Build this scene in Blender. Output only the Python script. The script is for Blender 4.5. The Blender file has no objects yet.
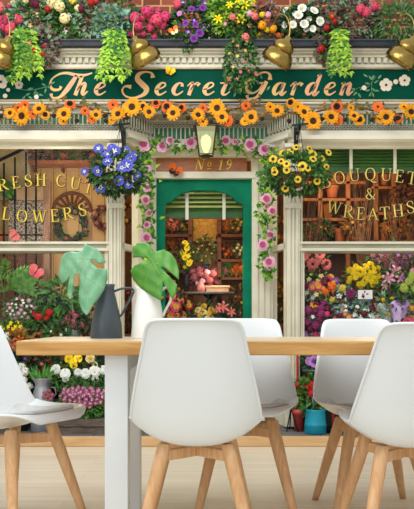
import bpy, math, random
from mathutils import Vector, Matrix, Quaternion
PI = math.pi
F = 733.0; HX = 207.0; HY = 319.0; EYE = 0.83
scene = bpy.context.scene
COL = scene.collection

def at(px, py, Y):
    return Vector(((px-HX)/F*Y, Y, EYE+(HY-py)/F*Y))
def m(px, Y):
    return px/F*Y

# ------------------------------------------------------------ materials
def lin(c):
    c = c/255.0
    return c/12.92 if c <= 0.04045 else ((c+0.055)/1.055)**2.4
def L3(rgb): return (lin(rgb[0]), lin(rgb[1]), lin(rgb[2]), 1.0)
MATS = {}
def mat(name, a, b=None, scale=20.0, rough=0.6, metal=0.0, stretch=(1,1,1), kind='noise', rnd=0.0, bump=0.0, spec=0.4, coat=0.0, trans=0.0, contrast=(0.35,0.65)):
    if name in MATS: return MATS[name]
    mt = bpy.data.materials.new(name); mt.use_nodes = True
    nt = mt.node_tree; N = nt.nodes; K = nt.links
    p = N['Principled BSDF']
    p.inputs['Roughness'].default_value = rough; p.inputs['Metallic'].default_value = metal
    p.inputs['Specular IOR Level'].default_value = spec
    p.inputs['Coat Weight'].default_value = coat
    if b is None: b = tuple(max(0, v*0.82) for v in a)
    tc = N.new('ShaderNodeTexCoord'); mp = N.new('ShaderNodeMapping'); mp.inputs['Scale'].default_value = stretch
    K.new(tc.outputs['Object'], mp.inputs['Vector'])
    if kind == 'wood':
        tx = N.new('ShaderNodeTexNoise'); tx.inputs['Scale'].default_value = scale; tx.inputs['Detail'].default_value = 6; tx.inputs['Distortion'].default_value = 0.6
    else:
        tx = N.new('ShaderNodeTexNoise'); tx.inputs['Scale'].default_value = scale; tx.inputs['Detail'].default_value = 3
    K.new(mp.outputs['Vector'], tx.inputs['Vector'])
    r = N.new('ShaderNodeMapRange'); r.inputs['From Min'].default_value = contrast[0]; r.inputs['From Max'].default_value = contrast[1]
    K.new(tx.outputs['Fac'], r.inputs['Value'])
    mx = N.new('ShaderNodeMix'); mx.data_type = 'RGBA'
    mx.inputs['A'].default_value = L3(a); mx.inputs['B'].default_value = L3(b)
    K.new(r.outputs['Result'], mx.inputs['Factor'])
    out = mx.outputs['Result']
    if rnd > 0:
        oi = N.new('ShaderNodeObjectInfo'); rr = N.new('ShaderNodeMapRange')
        rr.inputs['To Min'].default_value = 1-rnd; rr.inputs['To Max'].default_value = 1+rnd*0.6
        K.new(oi.outputs['Random'], rr.inputs['Value'])
        hs = N.new('ShaderNodeHueSaturation'); K.new(out, hs.inputs['Color']); K.new(rr.outputs['Result'], hs.inputs['Value'])
        out = hs.outputs['Color']
    K.new(out, p.inputs['Base Color'])
    if bump > 0:
        bp = N.new('ShaderNodeBump'); bp.inputs['Strength'].default_value = bump; bp.inputs['Distance'].default_value = 0.01
        K.new(tx.outputs['Fac'], bp.inputs['Height']); K.new(bp.outputs['Normal'], p.inputs['Normal'])
    MATS[name] = mt
    return mt

def glass_mat():
    mt = bpy.data.materials.new('window_glass'); mt.use_nodes = True
    nt = mt.node_tree; N = nt.nodes; K = nt.links
    N.remove(N['Principled BSDF'])
    tr = N.new('ShaderNodeBsdfTransparent'); gl = N.new('ShaderNodeBsdfGlossy'); gl.inputs['Roughness'].default_value = 0.05
    mx = N.new('ShaderNodeMixShader'); mx.inputs[0].default_value = 0.004
    K.new(tr.outputs[0], mx.inputs[1]); K.new(gl.outputs[0], mx.inputs[2]); K.new(mx.outputs[0], N['Material Output'].inputs[0])
    return mt
GLASS = glass_mat()
def glow_glass():      # frosted panes lit by the lamp inside
    mt = bpy.data.materials.new('frosted_lantern_glass'); mt.use_nodes = True
    nt = mt.node_tree; N = nt.nodes; K = nt.links; N.remove(N['Principled BSDF'])
    tr = N.new('ShaderNodeBsdfTransparent'); em = N.new('ShaderNodeEmission'); em.inputs[0].default_value = (.80,.80,.42,1); em.inputs[1].default_value = .75
    mx = N.new('ShaderNodeMixShader'); mx.inputs[0].default_value = .55
    K.new(tr.outputs[0], mx.inputs[1]); K.new(em.outputs[0], mx.inputs[2]); K.new(mx.outputs[0], N['Material Output'].inputs[0])
    return mt
def emis(name, rgb, s):
    mt = bpy.data.materials.new(name); mt.use_nodes = True
    p = mt.node_tree.nodes['Principled BSDF']
    p.inputs['Base Color'].default_value = L3(rgb); p.inputs['Emission Color'].default_value = L3(rgb); p.inputs['Emission Strength'].default_value = s
    return mt
def brick_mat():
    mt = bpy.data.materials.new('brickwork'); mt.use_nodes = True
    nt = mt.node_tree; N = nt.nodes; K = nt.links; p = N['Principled BSDF']; p.inputs['Roughness'].default_value = .9
    tc = N.new('ShaderNodeTexCoord'); sp = N.new('ShaderNodeSeparateXYZ'); cb = N.new('ShaderNodeCombineXYZ')
    K.new(tc.outputs['Object'], sp.inputs[0]); K.new(sp.outputs['X'], cb.inputs['X']); K.new(sp.outputs['Z'], cb.inputs['Y'])
    br = N.new('ShaderNodeTexBrick'); br.inputs['Scale'].default_value = 1.0
    br.inputs['Color1'].default_value = L3((172,92,58)); br.inputs['Color2'].default_value = L3((132,60,36)); br.inputs['Mortar'].default_value = L3((222,168,120))
    br.inputs['Brick Width'].default_value = .135; br.inputs['Row Height'].default_value = .052; br.inputs['Mortar Size'].default_value = .006
    K.new(cb.outputs[0], br.inputs['Vector'])
    nz = N.new('ShaderNodeTexNoise'); nz.inputs['Scale'].default_value = 14
    K.new(tc.outputs['Object'], nz.inputs['Vector'])
    mx = N.new('ShaderNodeMix'); mx.data_type = 'RGBA'; mx.blend_type = 'MULTIPLY'; mx.inputs['Factor'].default_value = .45
    K.new(br.outputs['Color'], mx.inputs['A']); K.new(nz.outputs['Color'], mx.inputs['B']); K.new(mx.outputs['Result'], p.inputs['Base Color'])
    return mt
def plank_mat(name, a, b, line, w, axis='Y', length=1.2, rough=.5, grain=(2,30,30), mortar=.0025):
    mt = bpy.data.materials.new(name); mt.use_nodes = True
    nt = mt.node_tree; N = nt.nodes; K = nt.links; p = N['Principled BSDF']; p.inputs['Roughness'].default_value = rough
    tc = N.new('ShaderNodeTexCoord'); sp = N.new('ShaderNodeSeparateXYZ'); cb = N.new('ShaderNodeCombineXYZ')
    K.new(tc.outputs['Object'], sp.inputs[0])
    if axis == 'Y': K.new(sp.outputs['X'], cb.inputs['X']); K.new(sp.outputs['Y'], cb.inputs['Y'])
    elif axis == 'V': K.new(sp.outputs['Z'], cb.inputs['X']); K.new(sp.outputs['X'], cb.inputs['Y'])
    br = N.new('ShaderNodeTexBrick'); br.inputs['Scale'].default_value = 1.0
    br.inputs['Color1'].default_value = L3(a); br.inputs['Color2'].default_value = L3(b); br.inputs['Mortar'].default_value = L3(line)
    br.inputs['Brick Width'].default_value = length; br.inputs['Row Height'].default_value = w; br.inputs['Mortar Size'].default_value = mortar
    K.new(cb.outputs[0], br.inputs['Vector'])
    mp = N.new('ShaderNodeMapping'); mp.inputs['Scale'].default_value = grain; K.new(tc.outputs['Object'], mp.inputs['Vector'])
    nz = N.new('ShaderNodeTexNoise'); nz.inputs['Scale'].default_value = 1.5; nz.inputs['Detail'].default_value = 8; K.new(mp.outputs[0], nz.inputs['Vector'])
    rm = N.new('ShaderNodeMapRange'); rm.inputs['To Min'].default_value = .78; rm.inputs['To Max'].default_value = 1.12; K.new(nz.outputs['Fac'], rm.inputs['Value'])
    hs = N.new('ShaderNodeHueSaturation'); K.new(br.outputs['Color'], hs.inputs['Color']); K.new(rm.outputs[0], hs.inputs['Value'])
    K.new(hs.outputs[0], p.inputs['Base Color'])
    return mt

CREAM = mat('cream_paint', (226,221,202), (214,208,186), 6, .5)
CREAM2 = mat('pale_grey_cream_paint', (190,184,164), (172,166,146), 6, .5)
GREEN = mat('sign_green', (0,78,60), (0,68,52), 5, .7, spec=.08)
DOORG = mat('door_green', (0,126,92), (0,108,80), 8, .6, spec=.12)
SLATE = mat('dark_slate', (44,48,56), (30,34,42), 12, .6)
BLACK = mat('black_iron', (24,24,26), None, 30, .45, .6)
BRASS = mat('polished_brass', (186,160,94), (156,128,66), 5, .24, 1.0)
GOLD = mat('gold_paint', (240,212,66), (224,188,48), 30, .35, 0.0)
PEACH = mat('peach_paint', (238,168,128), (232,196,120), 7, .45)
WHITEP = mat('white_plastic', (228,233,235), (225,230,232), 3, .32, spec=.5)
CUSH = mat('grey_white_leatherette', (205,207,206), (196,198,198), 40, .5, bump=.05)
CUSHT = mat('taupe_leatherette', (176,168,158), (166,158,148), 40, .5, bump=.05)
BEECH = mat('beech_wood', (228,184,138), (210,160,112), 5, .45, kind='wood', stretch=(12,12,1.2))
OAK = mat('oak_edge', (212,164,98), (186,134,70), 4, .42, kind='wood', stretch=(1.2,12,12))
OAKTOP = mat('pale_oak_top', (214,196,168), (196,172,138), 4, .32, kind='wood', stretch=(1.2,14,14))
WHITEM = mat('white_lacquer', (226,230,232), (220,224,226), 4, .4)
ENAMELG = mat('charcoal_enamel', (70,78,84), (60,68,74), 6, .35)
ENAMELW = mat('white_enamel', (238,238,234), (232,232,228), 6, .25)
SKIRT = mat('skirting_wood', (222,184,136), (204,162,112), 3, .5, kind='wood', stretch=(1,8,10))
GREYWOOD = mat('grey_weathered_wood', (112,98,88), (78,68,60), 6, .8, kind='wood', stretch=(2,8,12))
TERRA = mat('terracotta', (186,104,62), (158,82,46), 14, .8)
BARK = mat('twig_bark', (108,70,44), (78,48,28), 30, .9)
DWOOD = mat('dark_shelf_wood', (122,66,34), (84,40,20), 5, .6, kind='wood', stretch=(2,8,12))
OWOOD = mat('orange_pine', (172,104,54), (134,76,38), 5, .6, kind='wood', stretch=(8,8,1.5))
WICK = mat('wicker', (150,102,58), (96,60,32), 90, .8, bump=.5)
ZINC = mat('zinc_metal', (168,172,180), (138,142,152), 9, .4, .5)
TEAL = mat('teal_metal', (20,150,176), (14,132,160), 6, .35)
REDM = mat('red_paint', (186,34,44), None, 8, .4)
CORAL = mat('coral_pot', (206,82,78), (190,66,66), 8, .5)
SOIL = mat('dark_soil', (42,30,22), (28,20,14), 60, 1)
PAPERW = mat('white_paper', (236,234,230), (224,222,218), 8, .7)
CELLO = mat('lilac_wrap', (206,182,222), (190,160,210), 10, .3)
CELLG = mat('clear_grey_wrap', (186,196,190), (160,172,166), 10, .25)
CELLM = mat('mauve_wrap', (176,120,140), (150,92,118), 12, .3)
STEM = mat('stem_green', (70,108,48), (54,88,36), 20, .6)

def leafm(name, a, b): return mat('leaf_'+name, a, b, 35, .55, rnd=.12, spec=.3, contrast=(.4,.6))
LG = {
 'mid': leafm('mid', (90,140,58), (44,84,38)), 'dark': leafm('dark', (52,88,44), (24,46,26)),
 'lime': leafm('lime', (184,218,74), (122,176,50)), 'silver': leafm('silver', (150,180,142), (88,124,88)),
 'olive': leafm('olive', (118,124,58), (74,82,36)), 'fresh': leafm('fresh', (92,150,60), (54,106,40)),
 'dusty': leafm('dusty', (146,116,106), (92,70,64)), 'burg': leafm('burg', (110,36,58), (62,20,34)),
 'brown': leafm('brown', (130,74,36), (78,40,20)), 'teal': leafm('teal', (150,190,172), (96,142,124)),
 'autumn': leafm('autumn', (172,104,34), (112,92,36)), 'palm': leafm('palm', (112,168,74), (66,120,48)),
 'white': leafm('white', (232,230,222), (196,190,190)),
}
FC = {}
def fc(name, a, b=None):
    if name not in FC:
        FC[name] = mat('petal_'+name, a, b or tuple(v*.86 for v in a), 60, .55, rnd=.14, spec=.25)
    return FC[name]
fc('pink',(236,150,178),(248,196,210)); fc('rose',(246,206,222),(232,160,190)); fc('deeprose',(214,112,150),(190,84,128)); fc('magenta',(196,44,96),(224,80,120)); fc('hot',(226,60,96),(236,96,120))
fc('red',(204,38,34),(170,20,22)); fc('orange',(240,120,36),(226,92,30)); fc('sun',(250,178,24),(240,146,16)); fc('yellow',(255,234,36),(246,214,22))
fc('white',(240,240,232),(220,224,214)); fc('cream',(240,228,170),(226,206,138)); fc('violet',(134,70,172),(104,48,146)); fc('blue',(92,96,196),(66,70,168))
fc('lilac',(190,140,202),(160,104,180)); fc('burgundy',(112,26,58),(80,16,40)); fc('plum',(146,44,108),(104,28,78)); fc('coralp',(240,140,128),(222,100,104))
fc('palepink',(238,196,206),(216,160,180)); fc('brownc',(66,34,20),(40,20,12)); fc('limec',(188,206,96),(160,182,70)); fc('black',(26,16,20)); fc('heather',(206,116,160),(128,48,92))
fc('dustpink',(176,96,104),(140,64,74)); fc('goldc',(236,190,70),(206,150,40)); fc('paleyel',(244,220,92),(228,192,56)); fc('pansyyel',(236,206,60),(214,170,36))

# ------------------------------------------------------------ mesh builder
class B:
    def __init__(s): s.v = []; s.f = []; s.mi = []; s.cur = 0
    def box(s, x0, x1, y0, y1, z0, z1):
        o = len(s.v)
        s.v += [(x0,y0,z0),(x1,y0,z0),(x1,y1,z0),(x0,y1,z0),(x0,y0,z1),(x1,y0,z1),(x1,y1,z1),(x0,y1,z1)]
        for q in ((0,3,2,1),(4,5,6,7),(0,1,5,4),(1,2,6,5),(2,3,7,6),(3,0,4,7)): s.face([o+i for i in q])
        return s
    def face(s, q): s.f.append(tuple(q)); s.mi.append(s.cur)
    def pbox(s, px0, px1, py0, py1, Y0, Y1):      # front face fills the given rectangle of the facade elevation at depth Y0
        a = at(px0, py1, Y0); b = at(px1, py0, Y0)
        return s.box(a.x, b.x, Y0, Y1, a.z, b.z)
    def obb(s, p0, p1, w, t, up=Vector((0,0,1))):  # bar from p0 to p1, section w x t
        p0 = Vector(p0); p1 = Vector(p1); d = (p1-p0).normalized()
        sx = d.cross(up)
        if sx.length < 1e-4: sx = d.cross(Vector((0,1,0)))
        sx.normalize(); sy = sx.cross(d)
        o = len(s.v)
        for p in (p0, p1):
            for a, b in ((-1,-1),(1,-1),(1,1),(-1,1)): s.v.append(tuple(p+sx*a*w/2+sy*b*t/2))
        for q in ((0,1,2,3),(7,6,5,4),(0,4,5,1),(1,5,6,2),(2,6,7,3),(3,7,4,0)): s.face([o+i for i in q])
        return s
    def board(s, P0, P1, z0, z1, t):              # upright board between two plan points
        d = Vector((P1[0]-P0[0], P1[1]-P0[1])).normalized(); n = Vector((-d.y, d.x))*t/2
        o = len(s.v)
        for z in (z0, z1):
            for P, sg in ((P0,-1),(P1,-1),(P1,1),(P0,1)): s.v.append((P[0]+n.x*sg, P[1]+n.y*sg, z))
        for q in ((0,3,2,1),(4,5,6,7),(0,1,5,4),(1,2,6,5),(2,3,7,6),(3,0,4,7)): s.face([o+i for i in q])
        return s
    def tube(s, pts, r, n=8, cap=True):
        pts = [Vector(p) for p in pts]
        rs = r if isinstance(r, (list, tuple)) else [r]*len(pts)
        o = len(s.v); prev = None
        for i, p in enumerate(pts):
            d = (pts[min(i+1, len(pts)-1)]-pts[max(i-1, 0)]).normalized()
            if prev is None:
                a = d.orthogonal().normalized()
            else:
                a = (prev - d*prev.dot(d)); a = a.normalized() if a.length > 1e-6 else d.orthogonal().normalized()
            prev = a; b = d.cross(a)
            for k in range(n):
                t = 2*PI*k/n; s.v.append(tuple(p+(a*math.cos(t)+b*math.sin(t))*rs[i]))
        for i in range(len(pts)-1):
            for k in range(n):
                s.face((o+i*n+k, o+i*n+(k+1)%n, o+(i+1)*n+(k+1)%n, o+(i+1)*n+k))
        if cap:
            s.face([o+k for k in range(n)][::-1]); s.face([o+(len(pts)-1)*n+k for k in range(n)])
        return s
    def lathe(s, prof, c=(0,0,0), n=24, ax=None, sy=1.0):
        c = Vector(c); M = Matrix.Identity(3) if ax is None else ax.to_matrix()
        o = len(s.v)
        for (r, z) in prof:
            for k in range(n):
                t = 2*PI*k/n; s.v.append(tuple(c+M@Vector((r*math.cos(t), r*math.sin(t)*sy, z))))
        for i in range(len(prof)-1):
            for k in range(n):
                s.face((o+i*n+k, o+i*n+(k+1)%n, o+(i+1)*n+(k+1)%n, o+(i+1)*n+k))
        if prof[0][0] > 1e-5: s.face([o+k for k in range(n)][::-1])
        if prof[-1][0] > 1e-5: s.face([o+(len(prof)-1)*n+k for k in range(n)])
        return s
    def ball(s, c, r, n=8, sz=1.0):
        h = n//2
        return s.lathe([(max(1e-6, r*math.sin(PI*i/h)), -r*math.cos(PI*i/h)*sz) for i in range(h+1)], c, n)
    def prism(s, poly, Y0, Y1):                   # outline in facade elevation, extruded in depth
        pts = [at(x, y, Y0) for x, y in poly]; n = len(pts); o = len(s.v)
        s.v += [tuple(p) for p in pts] + [(p.x, Y1, p.z) for p in pts]
        s.face([o+i for i in range(n)]); s.face([o+n+i for i in range(n)][::-1])
        for i in range(n): j = (i+1) % n; s.face((o+i, o+n+i, o+n+j, o+j))
        return s
    def leaf(s, p, d, up, L, W, fold=.15, droop=.2):
        d = Vector(d).normalized(); up = Vector(up); sd = d.cross(up)
        sd = sd.normalized() if sd.length > 1e-5 else d.orthogonal().normalized()
        nn = sd.cross(d).normalized(); p = Vector(p); o = len(s.v)
        mid = p+d*L*.45+nn*0.0; tip = p+d*L-nn*L*droop
        s.v += [tuple(p), tuple(mid-sd*W/2+nn*W*fold), tuple(mid-nn*W*fold*.3), tuple(mid+sd*W/2+nn*W*fold), tuple(tip)]
        s.face((o, o+2, o+1)); s.face((o, o+3, o+2)); s.face((o+1, o+2, o+4)); s.face((o+2, o+3, o+4))
        return s
    def petal(s, ang, r0, L, W, z0, z1, z2, notch=0.0, flat=1.0):
        # petal in a flower facing +Z: root radius r0, length L, heights at root/middle/tip
        c, q = math.cos(ang), math.sin(ang); o = len(s.v)
        def P(r, w, z): s.v.append((c*r-q*w, q*r+c*w, z))
        P(r0, -W*.18, z0); P(r0, W*.18, z0)
        P(r0+L*.5, -W*.5*flat, z1); P(r0+L*.5, 0, z1-.03); P(r0+L*.5, W*.5*flat, z1)
        P(r0+L*.88, -W*.36, z2*.85+z1*.15); P(r0+L*(1-notch), 0, z2); P(r0+L*.88, W*.36, z2*.85+z1*.15)
        s.face((o, o+3, o+2)); s.face((o, o+1, o+3)); s.face((o+1, o+4, o+3))
        s.face((o+2, o+3, o+6, o+5)); s.face((o+3, o+4, o+7, o+6))
        return s
    def mesh(s, name, mats, smooth=False):
        me = bpy.data.meshes.new(name); me.from_pydata([tuple(v) for v in s.v], [], s.f)
        for x in (mats if isinstance(mats, (list, tuple)) else [mats]): me.materials.append(x)
        me.polygons.foreach_set('material_index', s.mi)
        if smooth: me.polygons.foreach_set('use_smooth', [True]*len(me.polygons))
        me.update(); return me
    def build(s, name, mats, parent=None, smooth=False, origin=None):
        if origin is not None:
            w = Vector(origin); s.v = [tuple(Vector(v)-w) for v in s.v]
        elif parent is not None and parent.get('_w') is not None:
            w = Vector(parent['_w']); s.v = [tuple(Vector(v)-w) for v in s.v]
        o = bpy.data.objects.new(name, s.mesh(name, mats, smooth)); COL.objects.link(o)
        if origin is not None: o.location = origin
        if parent is not None: o.parent = parent; o['_w'] = parent.get('_w') or (0.,0.,0.)
        return o

def tag(o, label=None, cat=None, group=None, kind=None):
    if label: o['label'] = label
    if cat: o['category'] = cat
    if group: o['group'] = group
    if kind: o['kind'] = kind
    return o
def thing(name, loc, label, cat, group=None):
    o = bpy.data.objects.new(name, None); COL.objects.link(o); o.location = loc; o.empty_display_size = .05
    o['_w'] = tuple(loc)
    return tag(o, label, cat, group)
def struct(name, b, mt, smooth=False):
    o = b.build(name, mt, None, smooth); o['kind'] = 'structure'; return o
def bevel(o, w=.003, seg=2):
    md = o.modifiers.new('bevel', 'BEVEL'); md.width = w; md.segments = seg; md.limit_method = 'ANGLE'; return o

# ------------------------------------------------------------ flowers (unit radius, facing +Z)
FM = {}
def flower_mesh(kind, col, ctr=None):
    key = (kind, col, ctr)
    if key in FM: return FM[key]
    b = B(); rnd = random.Random(hash(kind) % 7 + 3)
    rnd = random.Random(5)
    C = FC[ctr or 'goldc']
    if kind == 'sunflower':
        for ring, (L, z2, off) in enumerate(((.62, .0, 0), (.5, .16, .5))):
            for k in range(14):
                a = 2*PI*(k+off)/14+rnd.uniform(-.08,.08); b.petal(a, .26, (L+.1)*rnd.uniform(.8,1.1), .25, .02+ring*.04, .12+ring*.05, z2+rnd.uniform(-.05,.12), 0)
        b.cur = 1; b.lathe([(.28,0),(.33,.1),(.28,.2),(.16,.2),(1e-6,.14)], n=14)
    elif kind == 'daisy':
        for k in range(11): b.petal(2*PI*k/11, .15, .85, .46, .0, .12, .05)
        for k in range(9): b.petal(2*PI*(k+.5)/9, .12, .55, .38, .04, .2, .22)
        b.cur = 1; b.lathe([(.22,.05),(.2,.16),(1e-6,.22)], n=10)
    elif kind == 'rose':
        for ring, (n, r0, L, W, z0, z1, z2) in enumerate(((6,.12,.9,.95,0,.12,.02),(6,.1,.68,.8,.08,.3,.26),(5,.08,.46,.64,.18,.44,.46),(4,.03,.26,.44,.3,.52,.6))):
            b.cur = 1 if ring >= 2 else 0
            for k in range(n): b.petal(2*PI*(k+ring*.4)/n+rnd.uniform(-.1,.1), r0, L, W, z0, z1, z2)
        b.cur = 1; b.ball((0,0,.4), .12, 6)
    elif kind == 'petunia':
        for k in range(5): b.petal(2*PI*k/5, .12, .9, 1.08, -.25, .08, .02, .1)
        b.cur = 1
        for k in range(5): b.petal(2*PI*k/5, .04, .42, .22, -.16, .06, .1)
    elif kind == 'pansy':
        for k in range(5): b.petal(PI/2+2*PI*k/5, .05, .95, 1.15, 0, .1+.03*(k % 2), .05, .05)
        b.cur = 1
        b.lathe([(.36,.17),(.25,.22),(1e-6,.24)], n=10)
    elif kind == 'ruffle':
        for ring in range(2):
            for k in range(5): b.petal(2*PI*(k+ring*.5)/5, .0, 1.0-ring*.3, 1.1-ring*.2, .05+ring*.1, .18+ring*.15, .05+ring*.25, .08)
        b.cur = 1; b.ball((0,0,.15), .08, 4)
    elif kind == 'mum':
        for ring in range(4):
            ph = ring*.36
            for k in range(12-ring*2):
                b.petal(2*PI*(k+ring*.5)/(12-ring*2), .1, .9-ring*.2, .34, ring*.12, .1+ring*.16, .02+ring*.2)
        b.cur = 1; b.ball((0,0,.5), .14, 6)
    elif kind == 'lily':
        for k in range(6): b.petal(2*PI*k/6, .08, 1.0, .46 if k % 2 else .38, -.2, .22, .0)
        b.cur = 1
        for k in range(5):
            a = 2*PI*k/5+.3; b.tube([(0,0,-.05),(.15*math.cos(a),.15*math.sin(a),.4)], .025, 4)
            b.ball((.16*math.cos(a),.16*math.sin(a),.42), .06, 4)
    elif kind == 'tulip':
        for k in range(6): b.petal(2*PI*k/6, .1, .28, .8, 0, .6, 1.3)
        b.cur = 1; b.ball((0,0,.3), .1, 4)
    elif kind in ('cluster', 'heather'):
        n = 26 if kind == 'cluster' else 34
        for i in range(n):
            z = 1-1.35*(i+.5)/n; r = math.sqrt(max(0, 1-z*z)); t = i*2.39996
            d = Vector((r*math.cos(t), r*math.sin(t), z)); q = d.to_track_quat('Z','Y'); c = d*.82*rnd.uniform(.85,1.08)
            s_ = .3 if kind == 'cluster' else .2
            sub = B()
            for k in range(5 if kind == 'cluster' else 4): sub.petal(2*PI*k/5+i, .0, 1, 1.0, 0, .15, .0)
            o = len(b.v); b.v += [tuple(c+q@(Vector(v)*s_)) for v in sub.v]
            b.cur = 1 if (i % 5 == 0 and kind == 'heather') else 0
            for f in sub.f: b.face([o+j for j in f])
        b.cur = 1; b.ball((0,0,.1), .5, 6); 
    elif kind == 'star':
        for k in range(5): b.petal(2*PI*k/5, .05, .95, .62, 0, .12, .0)
        b.cur = 1; b.ball((0,0,.08), .14, 6)
    elif kind == 'berry':
        b.ball((0,0,.3), .8, 8); b.cur = 1; b.ball((0,0,1.0), .15, 4)
    me = b.mesh(kind, [FC[col], C], False); FM[key] = me; return me

def place_flower(root, kind, col, pos, d, size, rng, ctr=None, name=None, label=None):
    nm = {'ruffle':'ruffled_flower','cluster':'blossom_head','heather':'blossom_spray','star':'small_flower','mum':'chrysanthemum_flower','berry':'seed_head'}.get(kind, kind+'_flower' if kind != 'sunflower' else 'sunflower_head')
    o = bpy.data.objects.new(name or nm, flower_mesh(kind, col, ctr)); COL.objects.link(o)
    o.parent = root; w = Vector(root['_w']); o.location = Vector(pos)-w
    q = Vector(d).normalized().to_track_quat('Z','Y') @ Quaternion((0,0,1), rng.uniform(0, 2*PI))
    o.rotation_mode = 'QUATERNION'; o.rotation_quaternion = q; o.scale = (size,)*3
    if label: o['label'] = label
    return o

def foliage(b, c, rx, ry, rz, n, L, W, rng, droop=.25, front=True, shell=.55):
    for i in range(n):
        while True:
            d = Vector((rng.gauss(0,1), rng.gauss(0,1), rng.gauss(0,1)))
            if d.length > .05: break
        d.normalize()
        if front and d.y > .55: d.y = -d.y
        k = rng.uniform(shell, 1.0)**.6
        p = c+Vector((d.x*rx, d.y*ry, d.z*rz))*k
        dd = (d+Vector((rng.uniform(-.7,.7), rng.uniform(-.6,.4), rng.uniform(-.8,.4)))).normalized()
        up = Vector((rng.uniform(-.5,.5), -1, rng.uniform(-.2,.9)))
        s = rng.uniform(.7,1.25)
        b.leaf(p, dd, up, L*s, W*s, rng.uniform(.05,.3), rng.uniform(0,droop))

def fdirs(n, rng, spread=1.0):
    out = []
    for i in range(n):       # even spread over the half of the bush that faces the street
        r = math.sqrt((i+.5)/n)*.96; t = i*2.39996+rng.uniform(-.25,.25)
        out.append((r*math.cos(t)*spread, r*math.sin(t)*spread))
    return out

def bush(name, label, cat, cx, cy, Y, rx, ry, flowers=(), leaf=('mid',80,7,3.5), pot=None, group=None, seed=1, spots=None, rel_depth=.6, stems=True):
    """cx,cy: middle of the leaf mass on the facade elevation at depth Y; rx,ry half sizes (elevation units)."""
    rng = random.Random(seed*97+13)
    c = at(cx, cy, Y); k = Y/F; RX, RZ = rx*k, ry*k; RY = min(max(RX, RZ*.5)*rel_depth, .16)
    base = at(cx, pot[3] if pot else cy+ry, Y)
    root = thing(name, base, label, cat, group)
    if pot:
        kind, pm, pw, pbot, ptop = pot[:5]
        zt = at(cx, ptop, Y).z; zb = base.z; R = pw*k/2; h = zt-zb
        b = B()
        if kind == 'pot': b.lathe([(R*.68,0),(R*.96,h*.78),(R*1.05,h*.78),(R*1.05,h),(R*.92,h),(R*.88,h*.85),(1e-6,h*.84)], base, 20); nm = 'pot'
        elif kind == 'bucket': b.lathe([(R*.74,0),(R*.78,h*.04),(R*.9,h*.55),(R*.93,h*.56),(R,h*.97),(R*1.05,h),(R*.95,h),(R*.9,h*.85),(1e-6,h*.84)], base, 20); nm = 'bucket'
        elif kind == 'vase': b.lathe([(R*.5,0),(R*.95,h*.3),(R,h*.5),(R*.5,h*.85),(R*.6,h),(R*.5,h),(R*.4,h*.8),(1e-6,h*.78)], base, 20); nm = 'vase'
        elif kind == 'wrap':   # paper cone round the stems, ruffled edge
            n = 28; o = len(b.v)
            for i, (rr, zz) in enumerate(((.22,0),(.3,.25),(.75,.75),(1.0,1.0),(.95,1.0),(.7,.74),(.24,.25),(.16,0))):
                for q in range(n):
                    t = 2*PI*q/n; wv = 1+.12*math.sin(t*7)*(zz**2); b.v.append((base.x+R*rr*wv*math.cos(t), base.y+R*.6*rr*wv*math.sin(t), base.z+h*(zz+.1*zz*math.sin(t*5))))
            for i in range(7):
                for q in range(n): b.face((o+i*n+q, o+i*n+(q+1)%n, o+(i+1)*n+(q+1)%n, o+(i+1)*n+q))
            nm = 'wrapping_paper'
        elif kind == 'crate':
            b.box(base.x-R, base.x+R, base.y-R*.32, base.y+R*.32, base.z, base.z+h*.46); b.box(base.x-R, base.x+R, base.y-R*.32-.002, base.y+R*.32, base.z+h*.52, base.z+h); nm = 'crate_box'
        b.build(nm, pm, root, kind != 'crate')
        if stems and kind in ('bucket','vase','pot'):
            sb = B()
            for i in range(7):
                t = i*2.4; sb.tube([base+Vector((R*.4*math.cos(t), R*.4*math.sin(t), h*.8)), c+Vector((RX*.5*math.cos(t), RY*.4*math.sin(t), -RZ*.2))], .003, 4)
            sb.build('stems', STEM, root)
    if leaf:
        if cy < 60: leaf = (leaf[0], int(leaf[1]*1.9), leaf[2]*1.15, leaf[3]*1.35)+tuple(leaf[4:]); RZ *= 1.12
        b = B(); foliage(b, c, RX, RY, RZ, leaf[1], leaf[2]*k, leaf[3]*k, rng, leaf[4] if len(leaf) > 4 else .25)
        b.build('foliage', LG[leaf[0]], root)
        if len(leaf) > 5:
            b = B(); foliage(b, c, RX, RY, RZ, leaf[1]//2, leaf[2]*k, leaf[3]*k, rng, .3); b.build('foliage', LG[leaf[5]], root)['label'] = leaf[6] if len(leaf) > 6 else 'darker leaves among the foliage'
    tot = sum(f[2] for f in flowers)
    dirs = fdirs(tot, rng) if tot else []
    seq = [f for f in flowers for _ in range(f[2])]; rng.shuffle(seq)
    for (u, v), f in zip(dirs, seq):
        yy = math.sqrt(max(0, 1-u*u-v*v))
        p = c+Vector((u*RX, -yy*RY*1.08-.004, v*RZ)); d = Vector((u*.7+rng.uniform(-.3,.3), -1, v*.7+.15+rng.uniform(-.3,.3)))
        place_flower(root, f[0], f[1], p, d, f[3]*k*rng.uniform(.85,1.15), rng, f[4] if len(f) > 4 else None)
    for sp in (spots or ()):
        kind, col, px, py, sz = sp[:5]
        u = (px-cx)/max(rx,1); v = (cy-py)/max(ry,1); yy = math.sqrt(max(0, 1-min(1,u*u+v*v)))
        p = at(px, py, Y)+Vector((0, -RY*yy-(.045 if cy < 60 else .016), 0)); d = Vector((u*.4+rng.uniform(-.2,.2), -1, v*.3+.1+rng.uniform(-.2,.2)))
        place_flower(root, kind, col, p, d, sz*k*rng.uniform(.9,1.1), rng, sp[5] if len(sp) > 5 else None)
    return root

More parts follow.
